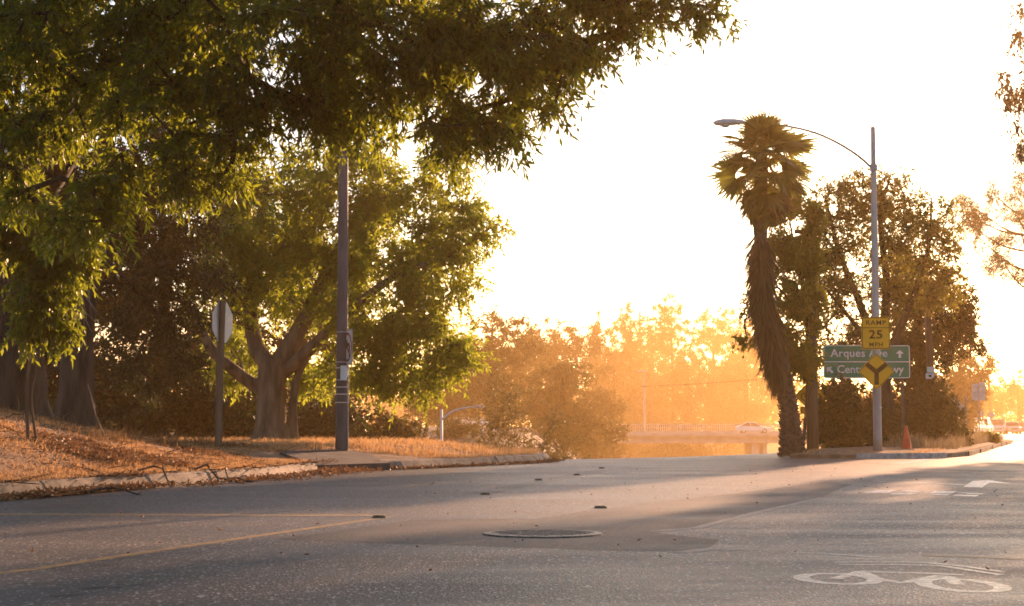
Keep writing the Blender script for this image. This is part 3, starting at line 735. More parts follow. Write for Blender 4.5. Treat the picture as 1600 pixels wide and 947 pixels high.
tree('willow_tree', 'drooping willow branch hanging into the top right corner', b,
     [([b, Vector((26, 62, 2.5)), Vector((25, 62, 6)), Vector((22.5, 61, 9.5)), Vector((19.5, 60.5, 11.5))], [.55, .45, .36, .2, .08]), ([Vector((25.3, 62, 5)), Vector((29, 63, 8)), Vector((31, 63, 11))], [.3, .2, .08]),
      ([Vector((22.5, 61, 9.5)), Vector((20, 60, 9.8)), Vector((17.9, 60, 10.2))], [.12, .07, .02])],
     [lobe(1592, 120, 60, .48, .6, .95, 1.2), lobe(1600, 40, 60, .38, .7, .8), lobe(1592, 210, 60, .2, .5, .7), lobe(1640, 110, 60, .75, 1.0, 1.5), lobe(1566, 140, 60, .15, .25, .32, .8),
      wl(20.6, 61, 11.5, 1.6, 2, 1.4), wl(20.9, 61, 8.2, 1.3, 2, 1.8), wl(21.6, 61, 5.2, 1.4, 2, 1.7), wl(24, 62, 12, 2.2, 2.4, 1.6), wl(25, 62, 8.5, 2.2, 2.4, 2.0), wl(25, 61, 4.8, 2.2, 2.2, 1.6), wl(29, 63, 10.5, 2.2, 2.4, 2.0), wl(29.5, 63, 6.5, 2.4, 2.4, 2.0), wl(22.5, 60, 2.9, 1.6, 1.6, 1.0), wl(23, 61, 7.5, 1.8, 2, 1.8), wl(27, 62.5, 7.5, 1.8, 2, 1.8), wl(23, 61, 10, 1.6, 2, 1.4), wl(20.3, 60.5, 6.6, 1.0, 2, 1.2), wl(27.5, 62, 4, 1.8, 1.8, 1.4)],  # crown beyond the frame, enlarged to shade the near road and air
     (.20, .055), 950, 12, 12, .6, 1.0, M['needle'], M['bark'], 96, shell=.2, clump_r=.3)
ys = np.linspace(30, 220, 60); U, Y, q = grid(np.linspace(0, 14, 8), ys); X = 24.3 + .29 * (Y - 48) + U
link('verge', npmesh('verge', np.stack([X, Y, np.where(U > 0, .14, -.05) + U * .02], -1).reshape(-1, 3), q, M['soil'], True), kind='structure')

# far wood that closes the horizon
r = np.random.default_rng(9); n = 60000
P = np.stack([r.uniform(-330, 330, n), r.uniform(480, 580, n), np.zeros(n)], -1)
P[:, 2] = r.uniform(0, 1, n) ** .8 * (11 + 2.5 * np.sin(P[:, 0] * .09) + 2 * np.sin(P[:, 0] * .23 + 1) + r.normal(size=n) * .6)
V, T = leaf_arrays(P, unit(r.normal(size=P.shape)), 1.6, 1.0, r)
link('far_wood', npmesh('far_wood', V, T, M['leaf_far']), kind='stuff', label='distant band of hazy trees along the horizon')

# ------------------------------------------------------------------ island trees
b = Vector(((1385 - 800) / F * 55, 55, .1))
tree('island_tree', 'wide leafy tree with see-through top and thick trunk behind the right lamp pole', b,
     [([b, at(1384, 660, 55), at(1380, 610, 55), at(1374, 560, 55)], [.36, .28, .26, .24]), ([at(1376, 570, 55), at(1345, 480, 55), at(1310, 390, 55), at(1290, 310, 55)], [.16, .12, .08, .03]),
      ([at(1374, 560, 55), at(1385, 450, 55), at(1375, 340, 55), at(1390, 280, 55)], [.18, .13, .08, .03]), ([at(1378, 575, 55), at(1420, 480, 55), at(1450, 390, 55), at(1455, 310, 55)], [.16, .12, .07, .03]),
      ([at(1376, 570, 55), at(1330, 500, 54.5), at(1280, 440, 54)], [.10, .07, .03])],
     [lobe(1375, 400, 55, 2.1, 1.8, 2.5, 1.0), lobe(1310, 340, 55, 1.2, 1.3, 1.3, .9), lobe(1440, 360, 55, 1.3, 1.4, 1.4, .9), lobe(1375, 300, 55, 1.2, 1.2, .9, .9), lobe(1290, 450, 55, .8, 1.0, 1.3, 1.0), lobe(1470, 440, 55, .9, 1.0, 1.0, 1.0), lobe(1280, 540, 54, .6, .7, .7, .9)],
     (.10, .05), 560, 10, 9, .34, .25, M['leaf_isle'], M['bark'], 21, shell=.05, clump_r=.3)
b = Vector(((1440 - 800) / F * 62, 62, .1))
tree('oak_tree', 'dense dark tree with a solid crown behind the green sign', b,
     [([b, at(1440, 620, 62), at(1436, 540, 62), at(1430, 450, 62)], [.3, .24, .2, .1])],
     [lobe(1425, 450, 62, 1.2, 1.2, 1.0), lobe(1470, 480, 62, 1.2, 1.2, 1.1), lobe(1400, 540, 61, 1.1, 1.1, .9), lobe(1442, 560, 62, 1.05, 1.3, 1.0), lobe(1498, 520, 63, .75, 1.0, 1.0), lobe(1420, 405, 62, .8, .9, .5), lobe(1440, 605, 62, .6, 1, .6), lobe(1350, 545, 60, 1.0, 1, .7), lobe(1430, 620, 60.5, 1.2, 1, .7)],
     (.14, .06), 380, 12, 11, .4, .25, M['leaf_oak'], M['bark'], 22, shell=.3, clump_r=.3)
IB = [(1306, 50.4, 1.5, 2.2, 'dark shrub between the wooden pole and the guide sign post'), (1345, 53.4, 2.0, 2.5, 'dark shrub directly left of the right lamp pole'), (1425, 57, 2.3, 2.7, 'dark shrub behind the orange cone'), (1462, 60, 1.5, 1.8, 'rounded green shrub beside the thin roadside pole')]
for i, (px, Y, w, h, lab) in enumerate(IB):
    bush(lab, px, Y, w, h, 30 + i, M['leaf_oak'], 90, (.12, .06), 'shrubs on the traffic island', Vector(((px - 800) / F * Y, Y, .1)))
bush('small bushy shrub in the tall grass beside the parked cars', 1478, 62, .7, 1.1, 36, M['leaf_isle'], 34, (.10, .05), 'shrubs on the traffic island', Vector(((1478 - 800) / F * 62, 62, .1)))
bush('little dark shrub at the far tip of the island grass', 1541, 76, .45, .40, 37, M['leaf_isle'], 26, (.10, .05), 'shrubs on the traffic island', Vector(((1540 - 800) / F * 76, 76, .08)))

# leafy vine tree on the wooden utility pole
b = Vector(((1252 - 800) / F * 49.2, 49.2, .1))
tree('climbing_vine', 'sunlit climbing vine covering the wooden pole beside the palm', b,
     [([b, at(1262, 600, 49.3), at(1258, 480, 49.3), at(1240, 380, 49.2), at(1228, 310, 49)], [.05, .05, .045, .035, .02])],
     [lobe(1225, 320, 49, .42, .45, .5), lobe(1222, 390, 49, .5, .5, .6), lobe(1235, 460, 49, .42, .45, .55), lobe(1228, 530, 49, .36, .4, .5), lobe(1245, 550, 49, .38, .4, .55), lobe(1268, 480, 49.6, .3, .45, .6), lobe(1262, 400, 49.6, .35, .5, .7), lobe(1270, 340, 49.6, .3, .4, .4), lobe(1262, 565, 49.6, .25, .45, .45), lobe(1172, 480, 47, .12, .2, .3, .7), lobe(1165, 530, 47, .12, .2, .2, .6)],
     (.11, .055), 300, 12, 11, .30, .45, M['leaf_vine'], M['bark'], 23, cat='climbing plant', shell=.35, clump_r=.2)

# ------------------------------------------------------------------ palm
pb = Vector(((1238 - 800) / F * 44.6, 44.6, .05))
palm = empty('palm_tree', pb, label='tall fan palm with a skirt of dead fronds at the island corner', cat='palm tree')
pp = [pb, at(1236, 680, 44.6), at(1232, 640, 44.6), at(1224, 590, 44.6), at(1206, 520, 44.6), at(1193, 440, 44.6), at(1187, 340, 44.6), at(1190, 260, 44.6), at(1193, 225, 44.6)]
P, R = smooth_path([p - pb for p in pp], [.36, .27, .23, .20, .18, .18, .17, .16, .10], 10)
R = R * (1 + .07 * np.sin(np.arange(len(R)) * 2.2)); R[0] *= 1.15
V, q = sweep(P, R, 14, .08, np.random.default_rng(2))
acc = Acc(); acc.add(V, q)
r = np.random.default_rng(6)                       # old leaf bases on the bare trunk
k = 420; ii = r.integers(0, 32, k); a = r.uniform(0, 6.28, k)
c = P[ii] + np.stack([np.cos(a), np.sin(a), np.zeros(k)], -1) * (R[ii] * .93)[:, None]
V, q = frusta(c, c + np.stack([np.cos(a) * .06, np.sin(a) * .06, np.full(k, .05)], -1), np.full(k, .035), np.full(k, .012), 4); acc.add(V, q)
link('trunk', acc.mesh('trunk', M['palmbark']), palm)
# skirt of dead fronds: long folded straps
acc = Acc(); k = 2600; f = r.uniform(0, 1, k); zi = 33 + f * 25; ip = np.clip(zi, 0, len(P) - 1)
pos = np.stack([np.interp(ip, range(len(P)), P[:, j]) for j in range(3)], -1)
a = r.uniform(0, 6.28, k); out = np.stack([np.cos(a), np.sin(a), np.zeros(k)], -1)
rad = .08 + .11 * np.sin(np.clip((f - .03) * 3.3, 0, math.pi)) * r.uniform(.45, 1.1, k) + .05
start = pos + out * rad[:, None] * .55; tipd = unit(out * (.08 + .16 * f)[:, None] + np.array([0, 0, -1]) + r.normal(size=(k, 3)) * .12)
V, T = leaf_arrays(start, tipd, .85, .055, r, .5); acc.add(V, T)
V, T = leaf_arrays(start + tipd * .2 + r.normal(size=(k, 3)) * .04, unit(tipd + out * .15 + r.normal(size=(k, 3)) * .12), .55, .04, r, .5); acc.add(V, T)
link('dead_frond_skirt', acc.mesh('dead_frond_skirt', M['deadfrond']), palm)
def fan_mesh(seed):
    r = random.Random(seed); mb = MB()
    pl = .62
    mb.tube([(0, 0, 0), (pl * .5, 0, .03), (pl, 0, 0)], [.018, .013, .009], 4)
    n = 26
    for i in range(n):
        a = math.radians(-112 + 224 * i / (n - 1)) + r.uniform(-.03, .03); L = .72 * (1 - .28 * abs(a) / 2.0) * r.uniform(.8, 1.12)
        d = Vector((math.cos(a), math.sin(a), 0)); s = Vector((-d.y, d.x, 0)); d = Vector((d.x * .80, d.y, -d.x * .60)); s = Vector((s.x * .80, s.y, -s.x * .60)); o = Vector((pl, 0, 0))
        dz = -.10 * r.uniform(.3, 1.6); fz = .02
        m = o + d * L * .55 + Vector((0, 0, .02)); tp = o + d * L + Vector((0, 0, dz))
        wv_ = .031
        mb.add([o, m + s * wv_ + Vector((0, 0, fz)), tp, m - s * wv_ - Vector((0, 0, fz)), m], [(0, 1, 4), (1, 2, 4), (0, 4, 3), (4, 2, 3)])
    return mb
fans = [fan_mesh(i).mesh('frond', M['frond']) for i in range(3)]; fansd = [fan_mesh(i + 5).mesh('frond', M['deadfrond']) for i in range(2)]
top = Vector(P[-1]); rr = random.Random(8); k = 0
for i in range(88):
    f = i / 87; el_ = math.radians(112 - 170 * f + rr.uniform(-10, 10)); azm = i * 2.39996 + rr.uniform(-.25, .25)
    o = link('frond', (fansd if f > .78 and rr.random() < .6 else fans)[i % 2], palm)
    pz = top - Vector((0, 0, .15 + 1.35 * f))
    d = Vector((math.cos(azm) * math.cos(el_), math.sin(azm) * math.cos(el_), math.sin(el_)))
    o.location = pz; o.rotation_euler = (rr.uniform(-1.2, 1.2), -el_, azm); s = rr.uniform(.85, 1.1) * (.74 + .50 * math.sin(math.pi * min(1, f * 1.15))); o.scale = (s, s, s)

# ------------------------------------------------------------------ grass and litter
def blades(name, P, h, w, mat, r, lean=.5, label=None):
    n = len(P); h = h * (.75 + .45 * np.sin(P[:, 0] * 4.1 + 2 * np.sin(P[:, 1] * 2.3)) * np.sin(P[:, 1] * 3.7)); a = r.uniform(0, 6.28, n); s = np.stack([np.cos(a), np.sin(a), np.zeros(n)], -1) * (w * r.uniform(.6, 1.3, n))[:, None]
    hh = (h * r.uniform(.4, 1.25, n))[:, None]; ln = np.stack([r.normal(size=n), r.normal(size=n), np.zeros(n)], -1) * lean
    mid = P + (np.array([0, 0, 1]) + ln * .35) * hh * .55; tp = P + (np.array([0, 0, 1]) * .85 + ln) * hh
    V = np.stack([P - s, P + s, mid + s * .7, mid - s * .7, tp], 1).reshape(-1, 3); b = np.arange(n)[:, None] * 5
    return link(name, npmesh(name, V, [b + [0, 1, 2, 3], b + [3, 2, 4]], mat), kind='stuff', label=label)
r = np.random.default_rng(31)
def verge_pts(n, y0, y1, w0, w1):
    y = r.uniform(y0, y1, n); w = w0 + (w1 - w0) * r.uniform(0, 1, n) ** 1.3; x = kerb_x(y) - .3 - w
    keep = np.sin(x * 2.3 + 1.3 * np.sin(y * 1.1)) + np.sin(y * 1.7 + x * .8) + r.normal(size=n) * 1.0 > -1.0
    keep &= ~((y > 29.6) & (y < 34) & (x > -4.6) & (w < 1.6))
    x, y = x[keep], y[keep]; return np.stack([x, y, VZ(x, y) - .01], -1)
blades('dry_grass', verge_pts(150000, 12, 36, -.16, 6.5), .10, .0042, M['straw'], r, .9, 'short dry straw-coloured grass on the left bank')
P = verge_pts(42000, 33, 50, 0, 12); blades('dry_grass', P, .16, .008, M['straw'], r, .5, 'dry golden grass along the far verge')
P = verge_pts(9000, 20, 33, 1.6, 5.5); keep = np.sin(P[:, 0] * 3) + np.sin(P[:, 1] * 2.1) + r.normal(size=len(P)) * .5 > .6
blades('dry_weeds', P[keep], .34, .007, M['weed'], r, .5, 'taller dry weeds along the crest of the left bank')
def litter(name, P, size, mat, r, label):
    D = unit(np.stack([r.normal(size=len(P)), r.normal(size=len(P)), np.abs(r.normal(size=len(P))) * .35], -1))
    V, T = leaf_arrays(P + [0, 0, .012], D, size, size * .42, r); link(name, npmesh(name, V, T, mat), kind='stuff', label=label)
P = verge_pts(30000, 14, 32, -.1, 5); litter('leaf_litter', P, .055, M['litter'], r, 'brown fallen leaves scattered over the left bank')
y = r.uniform(14, 30.5, 9000); keep = (np.sin(y * 1.3) + np.sin(y * .61 + 2) + r.normal(size=len(y)) * .8) > -.2; y = y[keep]
x = kerb_x(y) + np.abs(r.normal(size=len(y))) * (.10 + .26 * (y > 22)) - (.12 * (r.uniform(0, 1, len(y)) < .25) * (y > 21)); P = np.stack([x, y, .006 + np.abs(r.normal(size=len(y))) * .022 + .15 * (x < kerb_x(y) - .02)], -1)
litter('leaf_litter', P, .075, M['litter'], r, 'brown leaves drifted in the gutter below the kerb')
y = r.uniform(31.5, 40, 1800); x = kerb_x(y) + np.abs(r.normal(size=len(y))) * .12; P = np.stack([x, y, H(x, y) + .008], -1)
litter('leaf_litter', P, .08, M['litter'], r, 'thin line of leaves along the far kerb')
n = 900; px = r.uniform(-6, 6, n); py = r.uniform(9, 34, n); keep = px > kerb_x(py) + .3; P = np.stack([px, py, np.full(n, .006)], -1)[keep][:260]
litter('leaf_litter', P, .035, M['litter'], r, 'a few small leaf scraps strewn on the asphalt')
P = verge_pts(1500, 14, 33, -.3, 5); n = len(P); a = r.uniform(0, 6.28, n); d = np.stack([np.cos(a), np.sin(a), r.normal(size=n) * .12], -1) * r.uniform(.08, .40, (n, 1))
V, q = frusta(P + [0, 0, .03], P + [0, 0, .04] + d, r.uniform(.003, .008, n), np.full(n, .002), 4)
link('twig_litter', npmesh('twig_litter', V, q, M['bark']), kind='stuff', label='small dark twigs strewn over the left bank and kerb')
P = verge_pts(60000, 19, 32, 0, 4.5); keep = np.sin(P[:, 0] * 2.1 + 1.2 * np.sin(P[:, 1] * .9)) + np.sin(P[:, 1] * 1.5 - P[:, 0] * .7) > 1.05; P = P[keep]; P[:, 2] += r.uniform(0, .05, len(P))
litter('leaf_litter', P, .07, M['litter'], r, 'darker drifts of brown leaves and debris on the left bank')
# island grass
def isl_pts(n, y0, y1, e0, e1):
    y = r.uniform(y0, y1, n); xr = np.interp(y, [43, 47, 57, 69, 82, 92], [10.2, 11.7, 14.9, 18.7, 22.9, 26.2]); xl = np.interp(y, [44, 50, 60, 73, 88], [7.3, 8.8, 11.7, 16.2, 21.7])
    f = r.uniform(e0, e1, n); return np.stack([xl + (xr - xl) * f, y, np.full(n, .10)], -1)
blades('tall_grass', isl_pts(15000, 50, 90, .45, 1.0), .50, .010, M['pale_grass'], r, .28, 'tall pale dry grass on the right part of the island')
blades('short_grass', isl_pts(14000, 43.6, 60, .02, .98), .11, .008, M['straw'], r, .7, 'short dry grass at the nose of the island')

# fallen branches on the kerb and bank
def branch(px, py, ang, L, label, seed, rz=.02):
    rr = random.Random(seed); p = gp(px, py, .15); p.z = float(VZ(p.x, p.y)) + .02 if p.x < kerb_x(p.y) - .25 else .03
    t = MB(); pts = [Vector((0, 0, 0))]; d = Vector((math.cos(ang), math.sin(ang), .0))
    for k in range(7):
        d = (d + Vector((rr.uniform(-.3, .3), rr.uniform(-.3, .3), 0))).normalized(); q_ = pts[-1] + d * L / 7
        wx, wy = p.x + q_.x, p.y + q_.y
        gz = float(VZ(wx, wy)) if wx < kerb_x(wy) - .25 else (.19 if wx < kerb_x(wy) else .0)
        q_.z = gz - p.z + .03 + .05 * math.sin(k * .9); pts.append(q_)
    t.tube(pts, [rz * (1 - k * .11) for k in range(8)], 5)
    for j in (2, 3, 4, 5):
        e = pts[j] + Vector((rr.uniform(-.3, .3), rr.uniform(-.25, .25), rr.uniform(.02, .10))) * L * .45
        t.tube([pts[j], pts[j].lerp(e, .5) + Vector((0, 0, .02)), e], [rz * .5, rz * .15, rz * .15], 4)
    t.build('fallen_branch', M['bark'], None, p, label=label, cat='branch', group='fallen branches by the left kerb')
for i, a in enumerate(((50, 708, .2, .75, 'curved fallen branch lying highest on the left bank', .03), (170, 712, -.1, .9, 'forked fallen branch in the middle of the bank', .022), (120, 752, .25, 1.0, 'fallen branch lying along the gutter below the left kerb', .02),
                       (205, 742, -.7, .8, 'fallen branch bending over the edge of the kerb', .02), (290, 738, .4, 1.0, 'forked fallen branch draped over the kerb stones', .02), (395, 738, 2.6, .9, 'thin fallen branch near the right end of the kerb', .016),
                       (340, 716, .1, 1.3, 'long arched fallen branch on the grass below the stop sign', .014))):
    branch(a[0], a[1], a[2], a[3], a[4], 50 + i, a[5])
b = vbase(170, 25.5)
mb = MB(); mb.tube([b - b, at(150, 650, 25.5) - b, at(142, 618, 25.5) - b, at(137, 600, 25.5) - b], [.014, .012, .009, .005], 5)
mb.build('dead_stalk', M['deadwood'], None, b, label='single bare dead stalk leaning left on the crest of the bank', cat='dead plant')

# ------------------------------------------------------------------ lettering
def text(parent, s, size, mat, x, z, y=-.006, sx=1.0, bold=0.0, spacing=1.0, name='lettering'):
    cu = bpy.data.curves.new(name, 'FONT'); cu.body = s; cu.size = size; cu.align_x = 'CENTER'; cu.align_y = 'CENTER'; cu.extrude = .0015; cu.offset = bold; cu.space_character = spacing; cu.resolution_u = 3
    o = bpy.data.objects.new(name, cu); COL.objects.link(o); bpy.context.view_layer.update()
    me = bpy.data.meshes.new_from_object(o.evaluated_get(bpy.context.evaluated_depsgraph_get()))
    bpy.data.objects.remove(o); me.materials.clear(); me.materials.append(mat); me.name = name
    o = link(name, me, parent, (x, y, z)); o.rotation_euler = (math.pi / 2, 0, 0); o.scale = (sx, 1, 1); return o
def rrect(w, h, rad, n=4):
    out = []
    for cx_, cy_, a0 in ((w / 2 - rad, h / 2 - rad, 0), (-w / 2 + rad, h / 2 - rad, 90), (-w / 2 + rad, -h / 2 + rad, 180), (w / 2 - rad, -h / 2 + rad, 270)):
        out += [(cx_ + rad * math.cos(math.radians(a0 + 90 * k / n)), cy_ + rad * math.sin(math.radians(a0 + 90 * k / n))) for k in range(n + 1)]
    return out
def rot45(poly): return [((x - z) * .70711, (x + z) * .70711) for x, z in poly]
def outline(outer, inner, parent, mat, y0=-.0045, y1=-.002, name='border'):
    n = len(outer); mb = MB()
    vs = [(x, y0, z) for x, z in outer] + [(x, y0, z) for x, z in inner] + [(x, y1, z) for x, z in outer] + [(x, y1, z) for x, z in inner]
    fs = []
    for i in range(n):
        j = (i + 1) % n; fs += [(i, j, j + n, i + n), (i, i + 2 * n, j + 2 * n, j), (i + n, j + n, j + 3 * n, i + 3 * n)]
    mb.add(vs, fs); return mb.build(name, mat, parent)
def plate(parent, poly, mat, name='panel', th=.004, mb2=None):
    mb = MB(); mb.prism(poly, -.002, th); o = mb.build(name, mat, parent)
    return o
def flat(parent, poly, mat, name='symbol', y=-.005):
    mb = MB(); mb.prism(poly, y, -.0015); return mb.build(name, mat, parent)
def bar(a, b, w):
    a = Vector((a[0], 0, a[1])); b = Vector((b[0], 0, b[1])); d = (b - a).normalized(); n = Vector((-d.z, 0, d.x)) * w / 2
    return [(v.x, v.z) for v in (a - n, b - n, b + n, a + n)]

# ------------------------------------------------------------------ right lamp pole and its signs
PY = 44.4; s = PY / F
p0 = Vector(((1369.5 - 800) * s, PY, .12))
lp = empty('street_lamp', p0, label='tall grey street lamp on the island with a long curved arm', cat='street lamp')
ztop = at(1364, 198, PY).z - p0.z; zb = at(1364, 262, PY).z - p0.z
mb = MB(); mb.lathe([(.115, 0), (.112, .4), (.105, 2.5), (.085, 5.5), (.06, ztop - .05), (.05, ztop)], 16); mb.build('pole', M['steel'], lp, smooth=True)
mb = MB(); mb.lathe([(.19, 0), (.19, .03), (.14, .05)], 16); mb.box((0, 0, .02), (.34, .34, .03)); mb.build('base_plate', M['steel'], lp)
ap = [at(px, py, PY) - p0 for px, py in ((1363, 263), (1340, 243), (1310, 224), (1275, 208), (1235, 198), (1200, 193.5), (1165, 191.5))]
for q_ in ap: q_.y = 0
mb = MB(); P, R = smooth_path(ap, [.035, .034, .032, .03, .028, .026, .025], 3); mb.tube([Vector(v) for v in P], list(R), 8); mb.build('arm', M['steel'], lp, smooth=True)
mb = MB(); mb.box((0, 0, zb), (.17, .17, .16)); mb.build('arm_bracket', M['steel'], lp)
hp = ap[-1]
def lamp_head(parent, hp, L=.85, mir=1):
    mb = MB(); rings = []
    for f, w, zt, zb_ in ((0, .05, .035, -.035), (.12, .09, .07, -.04), (.35, .15, .10, -.07), (.7, .17, .10, -.10), (.92, .10, .06, -.07), (1.0, .03, .01, -.02)):
        x = -L * f * mir; rings.append([Vector((hp.x + x, hp.y + w * math.cos(t), hp.z + (zt if math.sin(t) > 0 else -zb_) * math.sin(t))) for t in [2 * math.pi * k / 12 for k in range(12)]])
    mb.loft(rings if mir > 0 else rings[::-1]); h = mb.build('lamp_head', M['lamp'], parent, smooth=True)
    mb = MB(); mb.lathe([(.03, -.075), (.09, -.06), (.125, -.02), (.125, .0)], 12, (hp.x - L * .62 * mir, hp.y, hp.z - .055)); g = mb.build('lens', M['lens'], h, smooth=True)
lamp_head(lp, hp)
mb = MB(); mb.box((.075, -.10, 1.16), (.05, .02, .05)); mb.build('cover_plate', M['alu'], lp)

def sign_root(px, py, Y, rz, label, cat='road sign', name='road_sign', group=None): return empty(name, at(px, py, Y), rz, label=label, cat=cat, group=group)
YS = PY - .14
t = sign_root(1368.5, 520.5, YS, 0, 'yellow advisory sign reading RAMP 25 MPH on the right lamp pole')
w, h = 44.5 * s, 50.5 * s
plate(t, rrect(w, h, .05), M['yellow']); outline(rrect(w * .97, h * .97, .045), rrect(w * .92, h * .925, .035), t, M['black'])
text(t, 'RAMP', .165, M['black'], 0, h * .315, sx=1.15, bold=.002, spacing=1.12); text(t, '25', .30, M['black'], 0, -.045, sx=1.15, bold=.006, spacing=1.08); text(t, 'MPH', .15, M['black'], 0, -h * .36, sx=1.1, bold=.002, spacing=1.15)
flat(t, bar((-w * .46, h * .165), (w * .46, h * .165), .014), M['black'], 'divider')
for z_ in (.2, -.2):
    mb = MB(); mb.box((0, .04, z_), (.3, .07, .04)); mb.build('bracket', M['steel'], t)
t = sign_root(1369.5, 580.5, YS, 0, 'yellow diamond sign with a black Y junction symbol on the right lamp pole')
d = 57.5 * s / 1.41421
plate(t, rot45(rrect(d, d, .05)), M['yellow']); outline(rot45(rrect(d * .965, d * .965, .045)), rot45(rrect(d * .925, d * .925, .035)), t, M['black'])
jw = .115; flat(t, [(-jw / 2, -.34), (jw / 2, -.34), (jw / 2, -.045), (.30, .155), (.225, .24), (0, .06), (-.225, .24), (-.30, .155), (-jw / 2, -.045)], M['black'])
for z_ in (.2, -.2):
    mb = MB(); mb.box((0, .04, z_), (.3, .07, .04)); mb.build('bracket', M['steel'], t)

# green guide sign on two posts
GY = 52.0; s = GY / F
cpt = at(1354.3, 565.3, GY); gsz = cpt.z
t = empty('guide_sign', Vector((cpt.x, GY, .1)), label='green guide sign with white lettering on two dark posts behind the lamp pole', cat='road sign')
W_, H_ = 135.5 * s, 52 * s; cz = gsz - .1
pan = MB(); pan.prism(rrect(W_, H_, .07), -.004, .02); pan = pan.build('panel', M['green'], t, (0, 0, cz))
outline(rrect(W_ * .995, H_ * .985, .068), rrect(W_ * .975, H_ * .94, .05), pan, M['white'], -.0075, -.003)
flat(pan, bar((-W_ * .487, .0), (W_ * .487, .0), .03), M['white'], 'divider', -.0065)
text(pan, 'Arques Ave', .335, M['white'], (1342.5 - 1354.3) * s, (565.3 - 552.5) * s + .005, y=-.009, sx=1.04, bold=.004, spacing=1.03)
text(pan, 'Central Expwy', .335, M['white'], (1359.5 - 1354.3) * s, (565.3 - 577.5) * s, y=-.009, sx=1.0, bold=.004, spacing=1.0)
def arrow(parent, x, z, ang, L=.24):
    poly = [(-.035, -L / 2), (.035, -L / 2), (.035, L * .05), (.10, L * .0), (.10, L * .12), (0, L / 2), (-.10, L * .12), (-.10, 0), (-.035, L * .05)]
    c, s_ = math.cos(ang), math.sin(ang); flat(parent, [(x + a * c - b_ * s_, z + a * s_ + b_ * c) for a, b_ in poly], M['white'], 'arrow', -.0085)
arrow(pan, (1406 - 1354.3) * s, (565.3 - 553) * s, 0); arrow(pan, (1296.5 - 1354.3) * s, (565.3 - 578) * s, math.radians(45))
for px in (1302, 1410.5):
    mb = MB(); mb.box(((px - 1354.3) * s, .06, (cz + H_ / 2) / 2 - .05), (.075, .06, cz + H_ / 2 - .0)); mb.build('post', M['post'], t)

# bare thin pole right of it with a small white sign
Y2 = 60
p = Vector(((1454 - 800) / F * Y2, Y2, .08))
t = empty('roadside_pole', p, label='grey wooden pole standing in the tall grass behind the green sign', cat='pole')
mb = MB(); hh = at(1448, 430, Y2).z - p.z; mb.tube([(0, 0, -.1), (-.02, 0, hh * .5), (-.13, 0, hh)], [.16, .13, .10], 10); mb.build('shaft', M['wood'], t, smooth=True)
t = sign_root(1453, 583, Y2 - .2, -.1, 'small white two-part sign on the wooden pole in the tall grass')
mb = MB(); mb.prism(rrect(.26, .20, .02), 0, .004); o = mb.build('panel', M['white'], t, (0.03, 0, .12)); mb = MB(); mb.prism(rrect(.30, .20, .02), 0, .004); o2 = mb.build('panel', M['white'], t, (0, 0, -.10))
flat(o2, bar((-.04, .0), (.05, .0), .07), M['black'], 'symbol', -.004)

# wooden utility pole
UP = 49.6; p = Vector(((1268.5 - 800) / F * UP, UP, .05))
t = empty('utility_pole', p, label='brown wooden utility pole beside the palm, wrapped in vine', cat='utility pole')
hh = at(1268, 335, UP).z - p.z
mb = MB(); mb.tube([(0, 0, -.1), (0, 0, hh * .4), (.01, 0, hh)], [.175, .15, .11], 14); mb.build('shaft', M['wood'], t, smooth=True)
mb = MB(); mb.box((0, 0, hh - .5), (.9, .10, .12)); mb.build('cross_arm', M['wood'], t)
# bicycle warning sign behind it
BY = 50.4; s = BY / F; c = at(1266.5, 618.5, BY); p = Vector((c.x, BY, .05)); cz = c.z - .05
t = empty('bicycle_sign', p, label='yellow diamond bicycle sign half hidden behind the wooden pole', cat='road sign')
d = 50 * s / 1.41421
mb = MB(); mb.prism(rot45(rrect(d, d, .04)), -.002, .004); pn = mb.build('panel', M['yellow'], t, (0, 0, cz))
outline(rot45(rrect(d * .97, d * .97, .035)), rot45(rrect(d * .93, d * .93, .03)), pn, M['black'])
for cx_, cz_ in ((-.17, -.03), (.17, -.03)):
    outline([(cx_ + .115 * math.cos(a), cz_ + .115 * math.sin(a)) for a in np.linspace(0, 6.283, 21)[:-1]], [(cx_ + .092 * math.cos(a), cz_ + .092 * math.sin(a)) for a in np.linspace(0, 6.283, 21)[:-1]], pn, M['black'], name='wheel_symbol')
mb = MB()
for i, (a, b_) in enumerate((((-.17, -.03), (-.09, .12)), ((-.10, .08), (.12, .08)), ((.12, .10), (.17, -.03)), ((-.10, .08), (-.01, -.04)), ((-.01, -.04), (.12, .08)), ((-.15, .13), (-.05, .13)), ((.07, .14), (.17, .14)))):
    mb.prism(bar(a, b_, .028), -.005 - i * .0002, -.0015)
mb.build('frame_symbol', M['black'], pn)
mb = MB(); mb.prism(rrect(26 * s, 11 * s, .02), -.002, .004); pn = mb.build('plaque', M['yellow'], t, ((1263 - 1266.5) * s, 0, at(1262, 641, BY).z - .05)); outline(rrect(24 * s, 9.4 * s, .015), rrect(22.5 * s, 8 * s, .01), pn, M['black'])
flat(pn, bar((-.09, 0), (.09, 0), .05), M['black'], 'symbol')
mb = MB(); mb.box((0, .03, .0 + (cz + .3) / 2), (.05, .04, cz + .3)); mb.build('post', M['steel'], t)

# traffic cone
p = Vector(((1414.5 - 800) / F * 48, 48, .15))
t = empty('traffic_cone', p, label='faded orange traffic cone at the edge of the island grass', cat='traffic cone')
mb = MB(); mb.lathe([(.155, .03), (.14, .045), (.035, .66), (.022, .665)], 20); mb.build('cone', M['cone'], t, smooth=True)
mb = MB(); mb.box((0, 0, .015), (.40, .40, .032)); bevel(mb.build('base', M['cone'], t), .008)

